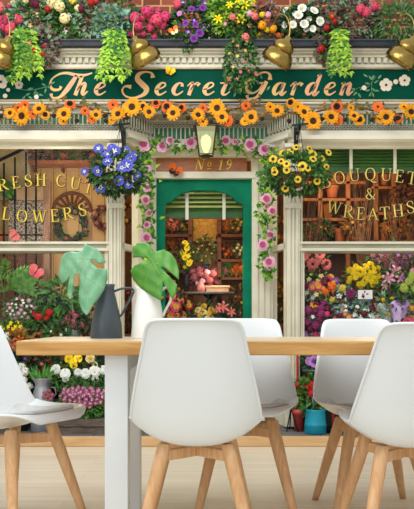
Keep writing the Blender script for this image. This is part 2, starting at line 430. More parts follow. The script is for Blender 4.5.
# ------------------------------------------------------------ brush strokes for lettering
def crom(pts, seg=7):
    out = []; n = len(pts)
    if n == 2: return [tuple(a+(b-a)*i/4 for a, b in zip(*pts)) for i in range(5)]
    for i in range(n-1):
        p0, p1, p2, p3 = pts[max(i-1,0)], pts[i], pts[i+1], pts[min(i+2,n-1)]
        for j in range(seg):
            t = j/seg
            out.append(tuple(.5*((2*b)+(-a+c)*t+(2*a-5*b+4*c-d)*t*t+(-a+3*b-3*c+d)*t**3) for a,b,c,d in zip(p0,p1,p2,p3)))
    out.append(tuple(pts[-1])); return out
def stroke(b, pts, Y, t=.004, straight=False, grow=0.0):
    """pts: (x, y, width) on the facade elevation; builds a thin raised ribbon at depth Y."""
    P = pts if straight else crom(pts)
    if straight:
        P = [tuple(p) for p in pts]
    o = len(b.v); n = len(P)
    for i in range(n):
        a, c = P[max(i-1,0)], P[min(i+1,n-1)]
        dx, dy = c[0]-a[0], c[1]-a[1]; l = math.hypot(dx, dy) or 1; nx, ny = -dy/l, dx/l
        w = max(.25, P[i][2])/2+grow
        ex = 0
        if grow and i == 0: ex = -grow
        if grow and i == n-1: ex = grow
        x, y = P[i][0]+dx/l*ex, P[i][1]+dy/l*ex
        for s in (1, -1):
            q = at(x+nx*w*s, y+ny*w*s, Y); b.v.append(tuple(q)); b.v.append((q.x, q.y+t, q.z))
    for i in range(n-1):
        k = o+i*4; j = k+4
        b.face((k, j, j+2, k+2)); b.face((k+1, k+3, j+3, j+1)); b.face((k, k+1, j+1, j)); b.face((k+2, j+2, j+3, k+3))
    b.face((o, o+2, o+3, o+1)); b.face((o+(n-1)*4, o+(n-1)*4+1, o+(n-1)*4+3, o+(n-1)*4+2))

TH, TN = .15, .06
CAPS = {  # strokes on a unit-height box, y up
 'R': (.78, [[(.18,0,TH),(.18,1,TH)],[(.03,0,TN),(.34,0,TN)],[(.03,1,TN),(.4,1,TN)],[(.3,1,TN),(.55,.93,.1),(.6,.75,TH),(.5,.57,.1),(.25,.5,TN)],[(.38,.5,TN+.02),(.6,.18,TH),(.82,0,.08)]]),
 'E': (.66, [[(.16,0,TH),(.16,1,TH)],[(.03,0,TN),(.6,0,TN)],[(.03,1,TN),(.57,1,TN)],[(.16,.52,TN),(.42,.52,TN)],[(.57,1,TN),(.57,.8,TN)],[(.6,0,TN),(.62,.22,TN)],[(.42,.62,TN),(.42,.42,TN)]]),
 'S': (.58, [[(.5,.72,TN),(.46,.93,.07),(.27,1,TN),(.1,.85,.1),(.12,.65,TH),(.32,.5,TH),(.5,.33,TH),(.48,.1,.1),(.27,0,TN),(.09,.1,.07),(.05,.32,TN)]]),
 'H': (.86, [[(.18,0,TH),(.18,1,TH)],[(.68,0,TH),(.68,1,TH)],[(.18,.52,TN),(.68,.52,TN)],[(.03,0,TN),(.33,0,TN)],[(.03,1,TN),(.33,1,TN)],[(.53,0,TN),(.83,0,TN)],[(.53,1,TN),(.83,1,TN)]]),
 'C': (.8, [[(.72,.7,TN),(.68,.9,.07),(.45,1,TN),(.2,.88,.1),(.09,.5,TH),(.2,.12,.1),(.45,0,TN),(.66,.08,.07),(.75,.27,TN)]]),
 'U': (.86, [[(.18,1,TH),(.18,.35,TH),(.26,.08,.1),(.45,0,TN),(.63,.08,TN),(.7,.35,TN),(.7,1,TN)],[(.03,1,TN),(.33,1,TN)],[(.57,1,TN),(.83,1,TN)]]),
 'T': (.74, [[(.37,0,TH),(.37,1,TH)],[(.03,1,TN),(.71,1,TN)],[(.03,1,TN),(.03,.8,TN)],[(.71,1,TN),(.71,.8,TN)],[(.22,0,TN),(.52,0,TN)]]),
 'L': (.64, [[(.16,0,TH),(.16,1,TH)],[(.03,0,TN),(.58,0,TN)],[(.03,1,TN),(.32,1,TN)],[(.58,0,TN),(.61,.24,TN)]]),
 'O': (.86, [[(.43,1,TN),(.2,.88,.1),(.09,.5,TH),(.2,.12,.1),(.43,0,TN),(.66,.12,.1),(.77,.5,TH),(.66,.88,.1),(.43,1,TN)]]),
 'Q': (.86, [[(.43,1,TN),(.2,.88,.1),(.09,.5,TH),(.2,.12,.1),(.43,0,TN),(.66,.12,.1),(.77,.5,TH),(.66,.88,.1),(.43,1,TN)],[(.42,.02,TN),(.6,-.15,.12),(.9,-.2,TN)]]),
 'W': (1.15, [[(.14,1,TH),(.36,0,TH)],[(.36,0,TN),(.58,1,TN)],[(.56,1,TH),(.78,0,TH)],[(.78,0,TN),(1.0,1,TN)],[(.0,1,TN),(.3,1,TN)],[(.44,1,TN),(.7,1,TN)],[(.88,1,TN),(1.14,1,TN)]]),
 'F': (.62, [[(.16,0,TH),(.16,1,TH)],[(.03,0,TN),(.34,0,TN)],[(.03,1,TN),(.57,1,TN)],[(.16,.52,TN),(.42,.52,TN)],[(.57,1,TN),(.57,.8,TN)]]),
 'B': (.72, [[(.18,0,TH),(.18,1,TH)],[(.03,0,TN),(.35,0,TN)],[(.03,1,TN),(.35,1,TN)],[(.3,1,TN),(.52,.93,.1),(.56,.76,TH),(.46,.57,.1),(.22,.52,TN)],[(.3,.52,TN),(.58,.44,.1),(.64,.26,TH),(.54,.06,.1),(.3,0,TN)]]),
 'A': (.82, [[(.1,0,TN),(.4,1,TN)],[(.4,1,TH),(.7,0,TH)],[(.2,.34,TN),(.58,.34,TN)],[(0,0,TN),(.22,0,TN)],[(.56,0,TN),(.84,0,TN)]]),
 '&': (.9, [[(.85,.48,TN),(.7,.2,TN),(.5,.02,.07),(.25,0,.1),(.1,.2,TH),(.2,.42,.1),(.45,.62,TN),(.5,.82,TN),(.38,1,TN),(.24,.92,.08),(.22,.75,.12),(.4,.45,TH),(.62,.15,TH),(.85,0,TN)]]),
 'N': (.86, [[(.14,0,TN),(.14,1,TN)],[(.14,1,TH),(.68,0,TH)],[(.7,0,TN),(.7,1,TN)],[(.0,1,TN),(.2,1,TN)],[(.58,1,TN),(.84,1,TN)]]),
 '1': (.4, [[(.2,0,TH),(.2,1,TH)],[(.05,.8,TN),(.2,1,TN)],[(.05,0,TN),(.35,0,TN)]]),
 '9': (.6, [[(.5,.7,TH),(.3,1,TN),(.1,.72,TH),(.3,.45,TN),(.5,.7,TH),(.42,.25,.1),(.12,0,TN)]]),
}
CURVY = set('SCUOQ&9')
def glyph(b, ch, x, y, h, ang=0, sx=1.0, Y=5.2, grow=0, bold=1.0, slant=0.0, t=.003):
    w, ss = CAPS[ch]; ca, sa = math.cos(ang), math.sin(ang)
    for s in ss:
        pts = []
        for (u, v, wd) in s:
            uu = (u-w/2)*h*sx+v*h*slant; vv = -(v*h)
            pts.append((x+uu*ca-vv*sa, y+uu*sa+vv*ca, wd*h*bold))
        stroke(b, pts, Y, t, straight=len(pts) == 2, grow=grow)
    return w*h*sx

# ============================================================ SETTING
SH = 5.2      # shop front
DR = 5.54     # recessed door
BK = 6.3      # back wall of the shop
PZ = 0.065    # raised pavement in front of the shop
X0, X1 = -2.05, 2.05

b = B(); b.box(-2.6, 2.6, -2.2, 4.76, -.05, 0)
struct('floor', b, plank_mat('pale_oak_floor', (236,222,200), (226,210,186), (208,190,162), .095, 'Y', 1.3, .38, (1.2,22,4), .0012))
b = B(); b.box(X0-.5, X1+.5, 4.762, 4.80, 0, PZ)
o = struct('baseboard_back', b, SKIRT); bevel(o, .004)
b = B(); b.box(X0-.5, X1+.5, 4.80, 5.86, -.05, PZ-.002)
struct('pavement_floor', b, plank_mat('grey_paving', (112,110,112), (96,95,98), (48,46,48), .2, 'Y', .3, .7, (6,6,6), .004))
b = B(); b.box(X0, X1, 5.6, BK, -.05, PZ+.002)
struct('shop_floor', b, mat('shop_floor_boards', (96,66,44), (70,46,30), 8, .6))
b = B(); b.box(-2.66, -2.6, -2.2, 6.5, -.05, 3.5); struct('wall_left', b, mat('room_white', (226,226,222), None, 3, .8))
b = B(); b.box(2.6, 2.66, -2.2, 6.5, -.05, 3.5); struct('wall_right', b, MATS['room_white'])
b = B(); b.box(-2.6, 2.6, 5.36, 5.5, at(0,44,5.36).z, 3.5); struct('wall_brick', b, brick_mat())
# side cheeks of the facade
for sx, nm in ((-1,'wall_facade_left'), (1,'wall_facade_right')):
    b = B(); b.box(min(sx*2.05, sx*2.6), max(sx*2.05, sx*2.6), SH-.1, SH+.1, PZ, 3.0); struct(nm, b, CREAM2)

# back walls of the shop, three rooms' worth of panelling
zc = 2.55
PEACHW = plank_mat('peach_planking', (208,168,108), (190,146,88), (112,70,36), .11, 'V', 4, .6, (20,20,2))
REDW = plank_mat('red_brown_planking', (104,58,30), (84,44,22), (40,20,10), .1, 'V', 4, .6, (20,20,2))
AMBW = plank_mat('amber_planking', (132,84,40), (112,66,30), (54,30,14), .12, 'V', 4, .6, (20,20,2))
b = B(); b.box(X0-.4, -.70, BK, BK+.05, -.05, zc); struct('wall_shop_left', b, PEACHW)
b = B(); b.box(-.70, .62, BK, BK+.05, -.05, zc); struct('wall_shop_middle', b, AMBW)
b = B(); b.box(.62, X1+.4, BK, BK+.05, -.05, zc); struct('wall_shop_right', b, REDW)
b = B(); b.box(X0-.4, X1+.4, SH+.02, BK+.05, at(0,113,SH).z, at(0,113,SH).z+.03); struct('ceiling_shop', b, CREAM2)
b = B(); b.box(-.72, -.70, 5.62, BK, PZ, 2.3); b2 = B(); b2.box(.62, .64, 5.62, BK, PZ, 2.3)
struct('wall_partition_left', b, PEACHW); struct('wall_partition_right', b2, REDW)

# cornice over the sign
b = B()
b.pbox(-80, 494, 46, 50, SH-.13, SH+.1); b.pbox(-80, 494, 50, 53, SH-.1, SH+.1); b.pbox(-80, 494, 53, 57, SH-.07, SH+.1)
b.pbox(-80, 494, 57, 68, SH-.03, SH+.1); b.pbox(-80, 494, 64.5, 68, SH-.09, SH+.1)
for i in range(88):
    x = -78+i*6.5; b.pbox(x, x+3.9, 57, 62.5, SH-.06, SH)
struct('trim_1', b, CREAM)
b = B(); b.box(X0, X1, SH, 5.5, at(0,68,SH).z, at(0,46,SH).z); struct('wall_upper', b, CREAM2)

LATG = mat('lattice_green', (84,158,122), (60,132,100), 8, .7)
# fascia, lattice and canopy over the two side bays
def lattice(b, x0, x1, yb0, yb1, yd0, yd1, Y, sp=4.4):
    n = int((x1-x0)/sp)
    for i in range(n+1):
        x = x0+i*sp; b.pbox(x-.62, x+.62, yb0, yb1, Y-.02, Y-.005)
    k = 0; h = yd1-yd0; x = x0
    while x+h/2 <= x1+.1:
        for (a, c) in (((x, yd1), (x+h, yd0)), ((x, yd0), (x+h, yd1))):
            if a[0]+h > x1: continue
            P0 = at(a[0], a[1], Y-.012); P1 = at(c[0], c[1], Y-.012); b.obb(P0, P1, .0062, .008)
        x += h/2
def canopy(x0, x1, idx):
    b = B(); b.pbox(x0, x1, 100, 103.5, SH-.09, SH+.1); b.pbox(x0, x1, 103.5, 107, SH-.05, SH+.1); b.pbox(x0, x1, 107, 112, SH-.02, SH+.1)
    lattice(b, x0, x1, 112, 125, 124, 131, SH)
    b.pbox(x0, x1, 111.5, 113.5, SH-.03, SH+.05)
    b.pbox(x0, x1, 130.5, 135, SH-.1, SH+.1); b.pbox(x0, x1, 135, 139, SH-.13, SH+.1); b.pbox(x0, x1, 139, 143, SH-.05, SH+.1)
    struct('trim_%d' % idx, b, CREAM)
    b = B(); b.pbox(x0, x1, 112, 131, SH-.006, SH+.05); struct('trim_%d' % (idx+1), b, LATG)
canopy(-80, 121, 2); canopy(297, 494, 4)
# centre canopy set back over the door, with slanting returns
b = B(); Yc = DR-.1
b.pbox(150, 272, 113, 119, Yc-.03, Yc+.1); lattice(b, 150, 272, 128, 140, 121, 128, Yc)
b.pbox(146, 276, 119, 121.5, Yc-.05, Yc+.1)
b.pbox(146, 276, 139, 143, Yc-.07, Yc+.1); b.pbox(146, 276, 143, 147, Yc-.11, Yc+.1); b.pbox(146, 276, 147, 156, Yc-.03, Yc+.1)
struct('trim_6', b, CREAM)
b = B(); b.pbox(148, 274, 117, 141, Yc-.004, Yc+.06); struct('trim_7', b, LATG)
def zz(py, Y): return at(0, py, Y).z
for k, (pa, pb) in enumerate((((121, SH-.02), (150, Yc)), ((297, SH-.02), (270, Yc)))):
    A = at(pa[0], 0, pa[1]); C = at(pb[0], 0, pb[1]); P0 = (A.x, A.y); P1 = (C.x, C.y)
    b = B(); ztop = zz(112, SH); zb0 = zz(131, SH)
    b.board(P0, P1, zz(107,SH), zz(112.5,SH), .05); b.board(P0, P1, zz(143,SH), zz(139,SH), .06); b.board(P0, P1, zz(139,SH), zz(135,SH), .16); b.board(P0, P1, zz(135,SH), zz(130.5,SH), .11)
    V0 = Vector((A.x, A.y, 0)); V1 = Vector((C.x, C.y, 0)); nrm = Vector(((V1-V0).y, -(V1-V0).x, 0)).normalized()*(-.02 if k else .02)
    if nrm.y > 0: nrm = -nrm
    nb = 11
    for i in range(nb+1):
        p = V0.lerp(V1, i/nb)+nrm; b.obb(p+Vector((0,0,zz(125,SH))), p+Vector((0,0,ztop)), .011, .011)
    for i in range(8):
        p = V0.lerp(V1, i/8)+nrm; q = V0.lerp(V1, (i+1)/8)+nrm
        b.obb(p+Vector((0,0,zb0)), q+Vector((0,0,zz(124.5,SH))), .008, .008); b.obb(q+Vector((0,0,zb0)), p+Vector((0,0,zz(124.5,SH))), .008, .008)
    struct('trim_%d' % (8+k*2), b, CREAM)
    b = B(); b.board(P0, P1, zb0, ztop, .015); struct('trim_%d' % (9+k*2), b, LATG)
b = B(); b.box(-.75, .78, SH-.02, Yc+.15, zz(104.5,SH)-.03, zz(104.5,SH)); struct('trim_12', b, CREAM)     # soffit of the porch
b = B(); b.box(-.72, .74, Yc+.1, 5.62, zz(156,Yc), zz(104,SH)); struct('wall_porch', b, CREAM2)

# pilasters between the bays
def pilaster(x0, x1, idx):
    b = B(); b.pbox(x0, x1, 143, 424, SH-.06, SH+.06)
    w = (x1-x0)
    for i in range(3): b.pbox(x0+w*(.14+.28*i), x0+w*(.14+.28*i)+w*.15, 150, 395, SH-.075, SH-.05)
    b.pbox(x0-1.5, x1+1.5, 203, 208, SH-.085, SH); b.pbox(x0-2, x1+2, 395, 427, SH-.09, SH+.06); b.pbox(x0-2, x1+2, 143, 147, SH-.1, SH+.06)
    o = struct('pillar_%d' % idx, b, CREAM); bevel(o, .002, 1)
pilaster(109, 121, 1); pilaster(287, 300, 2)

BAND = mat('olive_grey_paint', (168,166,142), (150,148,124), 8, .6)
# windows
def window(idx, x0, x1):
    xs0, xs1 = x0, x1
    W = tag(bpy.data.objects.new('window_%d' % idx, None), kind='structure'); COL.objects.link(W); W['_w'] = (0.,0.,0.)
    b = B()
    b.pbox(xs0, xs1, 143, 146.5, SH-.03, SH+.05)
    b.pbox(xs0, xs1, 241.5, 244, SH-.045, SH+.05); b.pbox(xs0, xs1, 248, 251, SH-.045, SH+.05)
    b.pbox(xs0, xs1, 344, 350, SH-.06, SH+.05)
    for a, c in ((xs0, xs0+4.5), (xs1-4.5, xs1)):
        b.pbox(a, c, 146, 344, SH-.03, SH+.05); 
    for a, c in ((xs0+4.5, xs0+6.5), (xs1-6.5, xs1-4.5)): b.pbox(a, c, 251, 344, SH-.015, SH+.04)
    bevel(b.build('window_frame', CREAM, W), .002, 1)
    b = B(); b.pbox(xs0, xs1, 244, 248, SH-.028, SH+.05)
    for x in (xs0+1.6, xs1-3.2): b.pbox(x, x+1.4, 147, 241, SH-.034, SH-.028); b.pbox(x, x+1.4, 252, 343, SH-.034, SH-.028)
    b.pbox(xs0+6.5, xs1-6.5, 251, 253, SH-.012, SH+.04)
    b.build('frame_band', BAND, W)
    b = B(); b.pbox(xs0+4, xs1-4, 146, 242, SH+.01, SH+.014); b.build('upper_pane', GLASS, W)
    b = B(); b.pbox(xs0+4, xs1-4, 250, 345, SH+.01, SH+.014); b.build('lower_pane', GLASS, W)
    b = B(); b.pbox(xs0, xs1, 349, 427, SH, SH+.08); b.build('stall_riser', mat('riser_paint', (34,44,40), (24,32,30), 8, .6), W)
window(1, -80, 111); window(2, 298, 494)
# slanting side lights of the porch
for k, (pa, pb, nm) in enumerate((((120, SH+.02), (136, DR)), ) + (((288, SH+.02), (273, DR)), )) if False else enumerate([((120, SH+.02), (136, DR), 3), ((288, SH+.02), (273, DR), 4)]):
    A = at(pa[0], 0, pa[1]); C = at(pb[0], 0, pb[1]); P0 = Vector((A.x, A.y)); P1 = Vector((C.x, C.y))
    W = tag(bpy.data.objects.new('window_%d' % nm, None), kind='structure'); COL.objects.link(W); W['_w'] = (0.,0.,0.)
    b = B(); 
    for z0, z1, t in ((zz(250,5.3), zz(244,5.3), .05), (zz(150,5.3), zz(142,5.3), .06), (PZ, zz(360,5.3), .05)): b.board(P0, P1, z0, z1, t)
    for f0, f1 in ((0,.07),(.93,1)): b.board(P0.lerp(P1,f0), P0.lerp(P1,f1), PZ, zz(142,5.3), .05)
    b.build('window_frame', CREAM, W)
    b = B(); b.board(P0, P1, zz(360,5.3), zz(150,5.3), .004); b.build('pane', GLASS, W)

# door surround with transom board
b = B()
b.pbox(138, 156, 150, 420, DR-.05, DR+.06); b.pbox(252, 273, 150, 420, DR-.05, DR+.06)
for x in (141, 146, 151, 256, 262, 268): b.pbox(x, x+2.2, 160, 400, DR-.068, DR-.04)
b.pbox(150, 258, 171.5, 178, DR-.06, DR+.06)
b.pbox(137, 157, 402, 421, DR-.08, DR+.06); b.pbox(251, 274, 402, 421, DR-.08, DR+.06)
struct('trim_13', b, CREAM)

D = tag(bpy.data.objects.new('door_1', None), kind='structure'); COL.objects.link(D); D['_w'] = (0.,0.,0.)
b = B(); b.pbox(156, 165, 178, 420, DR, DR+.045); b.pbox(243, 252, 178, 420, DR, DR+.045)
b.prism([(156,178),(252,178),(252,206),(243,206),(242,203.5),(237,202),(232,197),(226,193),(216,190.5),(204,190),(192,190.5),(182,193),(176,197),(171,202),(166,203.5),(165,206),(156,206)], DR-.001, DR+.046)
b.pbox(165, 243, 352, 420, DR, DR+.045); b.pbox(170, 238, 362, 410, DR-.01, DR+.01)
b.pbox(156, 158, 178, 420, DR-.008, DR+.01); b.pbox(250, 252, 178, 420, DR-.008, DR+.01)
bevel(b.build('door_leaf', DOORG, D), .002, 1)
b = B(); b.pbox(165, 243, 188, 352, DR+.02, DR+.024); b.build('pane', GLASS, D)
b = B(); c = at(161, 298, DR-.03); b.ball(c, .022, 12); b.tube([c, c+Vector((0,.04,0))], .009, 8); b.build('door_knob', BRASS, D, True)

# number board with the gold No 19
t = thing('number_board', at(200, 171.5, DR-.06), 'varnished brown transom board reading No 19 above the green door', 'sign')
b = B(); b.pbox(156, 247, 156.5, 171.3, DR-.06, DR+.0); bevel(b.build('board', mat('varnished_board', (166,98,44), (146,80,32), 6, .4, kind='wood', stretch=(2,8,14)), t), .002, 1)
Yt = DR-.064
for ch, x, y, h in (('N',199,169.5,10),('O',209,166.5,4.5),('1',220,169.5,10),('9',228,169.5,10)):
    b = B(); glyph(b, ch, x, y, h, 0, 1, Yt, 0, 1.0, .2)
    if ch == 'O': stroke(b, [(207,168.7,.7),(211,168.7,.7)], Yt, straight=True)
    b.build('letter' if ch in 'NO' else 'numeral', GOLD, t)

# ============================================================ SIGN
t = thing('shop_sign', at(207, 100, SH-.08), 'long dark green fascia sign reading The Secret Garden in peach script', 'sign')
b = B(); b.pbox(-80, 494, 68, 100, SH-.08, SH); b.build('sign_board', GREEN, t)
b = B(); b.pbox(-80, 494, 67, 68.6, SH-.1, SH-.07); b.pbox(-80, 494, 99.4, 101, SH-.1, SH-.07); b.build('edge_moulding', mat('moulding_tan', (208,190,150), None, 8, .5), t)
SC = {
 'e': [[(2.2,5.5,.6),(7,6.6,.9),(11.6,9.3,1.2),(11.2,11.9,1.2),(8,12,1.4),(4.6,8.6,3.2),(3.0,4.2,3.8),(4.4,1.0,2.4),(7.5,.6,1.2),(12.6,3.6,.6)]],
 'c': [[(11.4,8.8,2.8),(11.8,10.8,1.8),(9.2,12.1,1),(5.6,9.6,2.8),(3.0,5,3.8),(3.9,1.2,2.4),(7.2,.5,1.2),(12.4,3.8,.6)]],
 'r': [[(0.5,9,.5),(3.6,11.8,1.0),(6.2,12.2,2.4)],[(6.2,12.2,3.0),(1.8,0,3.2)],[(3.6,5,.6),(7.4,10.4,1),(10.6,12.2,1.8)],[(10.2,11.9,2.4),(12.2,10.0,3.6)]],
 't': [[(9.6,18,2.2),(7.5,11,3.0),(4.2,3.4,3.5),(4.8,.7,2.2),(7.5,.6,1.0),(11.4,3.6,.6)],[(2,12,1),(12,12,1)]],
 'h': [[(5,17.6,.8),(8.5,18.6,1.4)],[(8.6,18.6,2.8),(1.8,0,3.4)],[(3.4,4.5,.6),(7.6,10.2,1),(11,12,2.0),(11.3,9.5,3.2),(9,2.6,3.3),(10.2,.5,2),(14,3.8,.6)]],
 'a': [[(11.8,10.6,1.0),(9,12.2,1.2),(4.8,9.3,3),(2.4,4,3.7),(3.6,.8,2.4),(7,2.4,1),(11.2,9,.7)],[(13,12.1,2.8),(9.5,2.8,3.3),(10.6,.5,2.2),(14.6,3.6,.6)]],
 'd': [[(11.8,10.6,1.0),(9,12.2,1.2),(4.8,9.3,3),(2.4,4,3.7),(3.6,.8,2.4),(7,2.4,1),(11.2,9,.7)],[(13,19.4,.8),(16.2,20.4,1.4)],[(16.2,20.4,2.8),(9.6,2.8,3.4),(10.8,.5,2.2),(14.6,3.6,.6)]],
 'n': [[(2.8,11.4,.9),(6,12.3,1.5)],[(6,12.2,3),(1.8,0,3.3)],[(3.4,4.5,.6),(7.4,10.2,1),(10.8,12,2),(11.1,9.5,3.2),(8.8,2.6,3.3),(10,.5,2),(13.8,3.8,.6)]],
}
b = B(); YT = SH-.086
for ch, x in (('h',73.5),('e',93),('e',153.5),('c',170.5),('r',187),('e',201.5),('t',218.5),('a',271.5),('r',290),('d',304.5),('e',323),('n',339)):
    b = B()
    for s in SC[ch]: stroke(b, [(x+u, 95-v, w) for u, v, w in s], YT, straight=len(s) == 2, grow=.22)
    b.build('letter', PEACH, t)
caps = [B(), B(), B()]
for ci, s in zip((0,0,1,2,2,2), ([(92,73,.6),(84,75.2,2.2),(76,75,2.8),(67,73,2.2),(59,74.2,1.4),(52,79,1.0),(50.2,85,1.8),(53,89.5,2.6),(59,89.5,1.8),(61,86.5,2.6)],
          [(76.5,75.5,2.6),(71,84,4.2),(65,92,3.8),(59,97.4,2.0),(52.5,97.5,1.4),(51,93.8,2.8)],
          [(152.8,77.5,4.2),(151.5,73.2,1.8),(145.5,71.8,1.2),(139,74,3.2),(137.5,79,4.8),(142,84,5.2),(146.5,89,5.0),(143.5,94.5,3.2),(134,97.8,1.4),(125.5,96,1.2),(122.3,90.5,1.4),(125,86.3,1.2),(131,86.8,3.6)],
          [(270,79.5,4.0),(269.5,74,1.8),(264,72.2,1.2),(255,76,2.6),(247.5,84,3.8),(247.5,91,3.4),(253,93,1.4),(259,89.5,1.0),(263.5,83,1.2)],
          [(257.5,83.2,.8),(263.5,82.8,1.4)],[(266.5,81.5,3.2),(261.5,91,3.6),(256,97.5,2.0),(248.5,98.5,1.4),(247,95.4,3.0)])):
    stroke(caps[ci], s, YT, grow=.22)
for cb in caps: cb.build('capital_letter', PEACH, t)
# painted blossoms and sprigs on the sign
def sprig(b, pts):
    for (x, y, a) in pts:
        b = B()
        stroke(b, [(x,y,.4),(x+2.6*math.cos(a),y+2.6*math.sin(a),2.0),(x+5.4*math.cos(a),y+5.4*math.sin(a),.4)], YT); b.build('painted_leaf', SPG, t)
SPG = mat('sprig_green', (120,170,120), (70,130,84), 60, .5)
b = B(); sprig(b, [(372,80,-2.2),(372,80,-1.2),(370,84,-2.9),(374,83,-.5),(372,92,1.2),(372,92,2.2),(370,90,3.0),(374,90,.2),(372,88,.8),(357,92,2.4),(358,93,1.0),(356,90,3.5),(360,90,-.6),(378,79,-.9),(368,77,-2.6)])
sprig(b, [(36,90,2.0),(36,92,.8),(33,88,2.9),(46,86,-2.6),(48,88,-1.0),(46,88,1.8),(50,84,-.4),(30,93,2.6),(38,94,.3),(25,96,2.2),(28,96,.6)])
sprig(b, [(232,86,2.2),(238,88,.8),(236,92,2.0),(240,82,-.6),(270,86,2.2),(256,80,.9),(262,79,-1.9)])
b = B(); stroke(b, [(350,95,.5),(358,88,.6),(366,88,.6),(372,82,.5),(376,76,.4)], YT); b.build('painted_stalk', SPG, t); b = B(); stroke(b, [(372,82,.5),(371,96,.6)], YT); b.build('painted_stalk', SPG, t); b = B(); stroke(b, [(14,88,.4),(30,90,.6),(50,86,.6)], YT); b.build('painted_stalk', SPG, t)

for (x, y, s) in ((386,85,7),(404.5,80.5,6.2),(1,82,7.5),(19,85,4.5)):
    b = B(); b.lathe([(1e-6,-.02),(.12,0)], n=6)
    b = B()
    for k in range(5): b.petal(2*PI*k/5+.3, .1, .85, .95, 0, .05, .03)
    b.cur = 1; b.ball((0,0,.03), .2, 6)
    o = bpy.data.objects.new('painted_blossom', b.mesh('painted_blossom', [FC['cream'] if False else fc('ivory',(244,236,212),(232,214,190)), FC['brownc']])); COL.objects.link(o); o.parent = t
    p = at(x, y, YT); o.location = p-Vector(t['_w']); o.rotation_euler = (PI/2,0,0); k_ = s*SH/F; o.scale = (k_, k_, k_)
for (x, y, s) in ((363.5,82.5,2.6),(395,76.5,2.6),(6,91,2.4),(37,92,2.4),(9,86,2)):
    o = B().ball((0,0,0), 1, 8).build('painted_bud', fc('ivory',(244,236,212)), t); o.location = at(x,y,YT)-Vector(t['_w']); k_ = s*SH/F; o.scale = (k_, .004, k_)
b = B()
for (x, y, s) in ((2,97,3),): b.ball(at(x,y,YT), .012, 6)

# window lettering
def arc_text(name, label, words, Y, mats, outline=None, sx=1.0, bold=1.0):
    t = thing(name, at(*words[0][3], Y), label, 'lettering')
    for (txt, pts, h, _) in words:
        for ch, (x, y, a) in zip(txt, pts):
            b = B(); glyph(b, ch, x, y, h, math.radians(a), sx, Y, 0, bold, 0); o = b.build('letter', mats, t)
            if outline: bo = B(); glyph(bo, ch, x+.3, y+.3, h, math.radians(a), sx, Y+.0035, .5, bold, 0); bo.build('letter_outline', outline, o)  # dark painted outline, a wider copy behind each letter
YL = SH-.003
arc_text('window_lettering', 'gold outlined letters reading Fresh Cut Flowers arched on the left window', [
  ('FRESHCUT', [(-10.5,196,-14),(3.5,190.5,-11),(16.5,188,-7),(28.5,186.3,-4),(41,185.6,-1),(60.5,186.3,5),(74.5,189,9),(87,193,14)], 11.5, (0,190)),
  ('FLOWERS', [(-8,215,0),(5.5,219.5,8),(21.5,222,5),(39.5,222.6,0),(55,221.5,-4),(68.5,219.5,-8),(83.5,215.5,-12)], 12, (0,190))], YL, GOLD, mat('dark_outline_paint', (38,30,18), None, 8, .6), 1.1, .85)
arc_text('window_lettering', 'gold letters reading Bouquets & Wreaths arched on the right window', [
  ('BOUQUETS', [(327,187.5,-12),(340.5,183.5,-9),(355,181,-5),(370.5,180,-1),(386,180.6,3),(399,182,6),(411,184,9),(423,187,13)], 12, (370,190)),
  ('&', [(370.5,199,0)], 10.5, (370,190)),
  ('WREATHS', [(333,213.5,12),(347.5,217.5,8),(360.5,219.5,4),(373,219.9,0),(385.5,219,-4),(399,216.5,-7),(411.5,213,-9)], 12, (370,190))], YL, mat('pale_gold_paint', (232,210,110), (222,196,84), 30, .4), mat('dark_outline_paint', (38,30,18)), 1.12, .72)

# ============================================================ LEDGE PLANTS
t = thing('window_box', at(207, 46, SH-.25), 'long dark slate trough on the cornice holding all the flowers', 'planter')
b = B(); b.pbox(-80, 494, 39.5, 46, SH-.17, SH+.13); bevel(b.build('trough', SLATE, t), .003, 1)
b = B(); b.pbox(-80, 494, 38.8, 40.3, SH-.18, SH+.135); b.build('rim', mat('slate_rim', (62,66,74), None, 8, .5), t)
LG_ = 'plants in the trough above the sign'
YP = SH-.1
bush('geranium_plant', 'pink and crimson geraniums in trough at far left behind brass lamp', 'plant', 4, 25, YP, 20, 16,
     [('cluster','hot',5,5.5),('cluster','magenta',5,5),('star','cream',3,3)], ('silver',110,6,3.5,.3,'dusty'), seed=1, group=LG_, spots=[('cluster','hot',22,24,5.5),('cluster','hot',13,35,5),('cluster','coralp',3,14,6)])
bush('mixed_plant', 'cream blossoms and maroon foliage in trough left of the fern', 'plant', 34, 21, YP, 24, 19,
     [('star','cream',6,3),('berry','burgundy',4,2.2)], ('silver',190,7,3.5,.3,'mid'), seed=2, group=LG_, spots=[('cluster','cream',30,7,5),('cluster','burgundy',40,12,5.5),('cluster','cream',15,7,4),('cluster','red',51,16,3.6),('cluster','burgundy',36,8,4)])
bush('hydrangea_plant', 'cream and pale yellow hydrangea heads above the word The', 'plant', 65, 20, YP, 20, 18,
     [('star','white',4,3)], ('mid',150,7,3.8,.3,'silver'), seed=3, group=LG_, spots=[('cluster','cream',55,10,6.5),('cluster','cream',63,14,6),('cluster','cream',68,26,6),('cluster','paleyel',75,6,4.6),('cluster','white',57,5,4.4),('cluster','cream',80,14,4)])
bush('wallflower_plant', 'small dark plant with a scarlet flower head beside silver ivy', 'plant', 89, 18, YP, 14, 18,
     [('berry','burgundy',5,2)], ('silver',90,7,3,.3,'dusty'), seed=4, group=LG_, spots=[('cluster','red',93,8,4.2),('cluster','burgundy',84,15,4.4),('star','red',97,5,3)])
bush('ivy_plant', 'silvery green ivy spilling from trough left of magenta geraniums', 'plant', 112, 26, YP, 18, 15,
     [], ('silver',210,6.5,5,.2,'teal'), seed=5, group=LG_, spots=[('star','dustpink',120,10,2.5),('star','dustpink',128,22,2.5),('star','dustpink',104,14,2.2)])
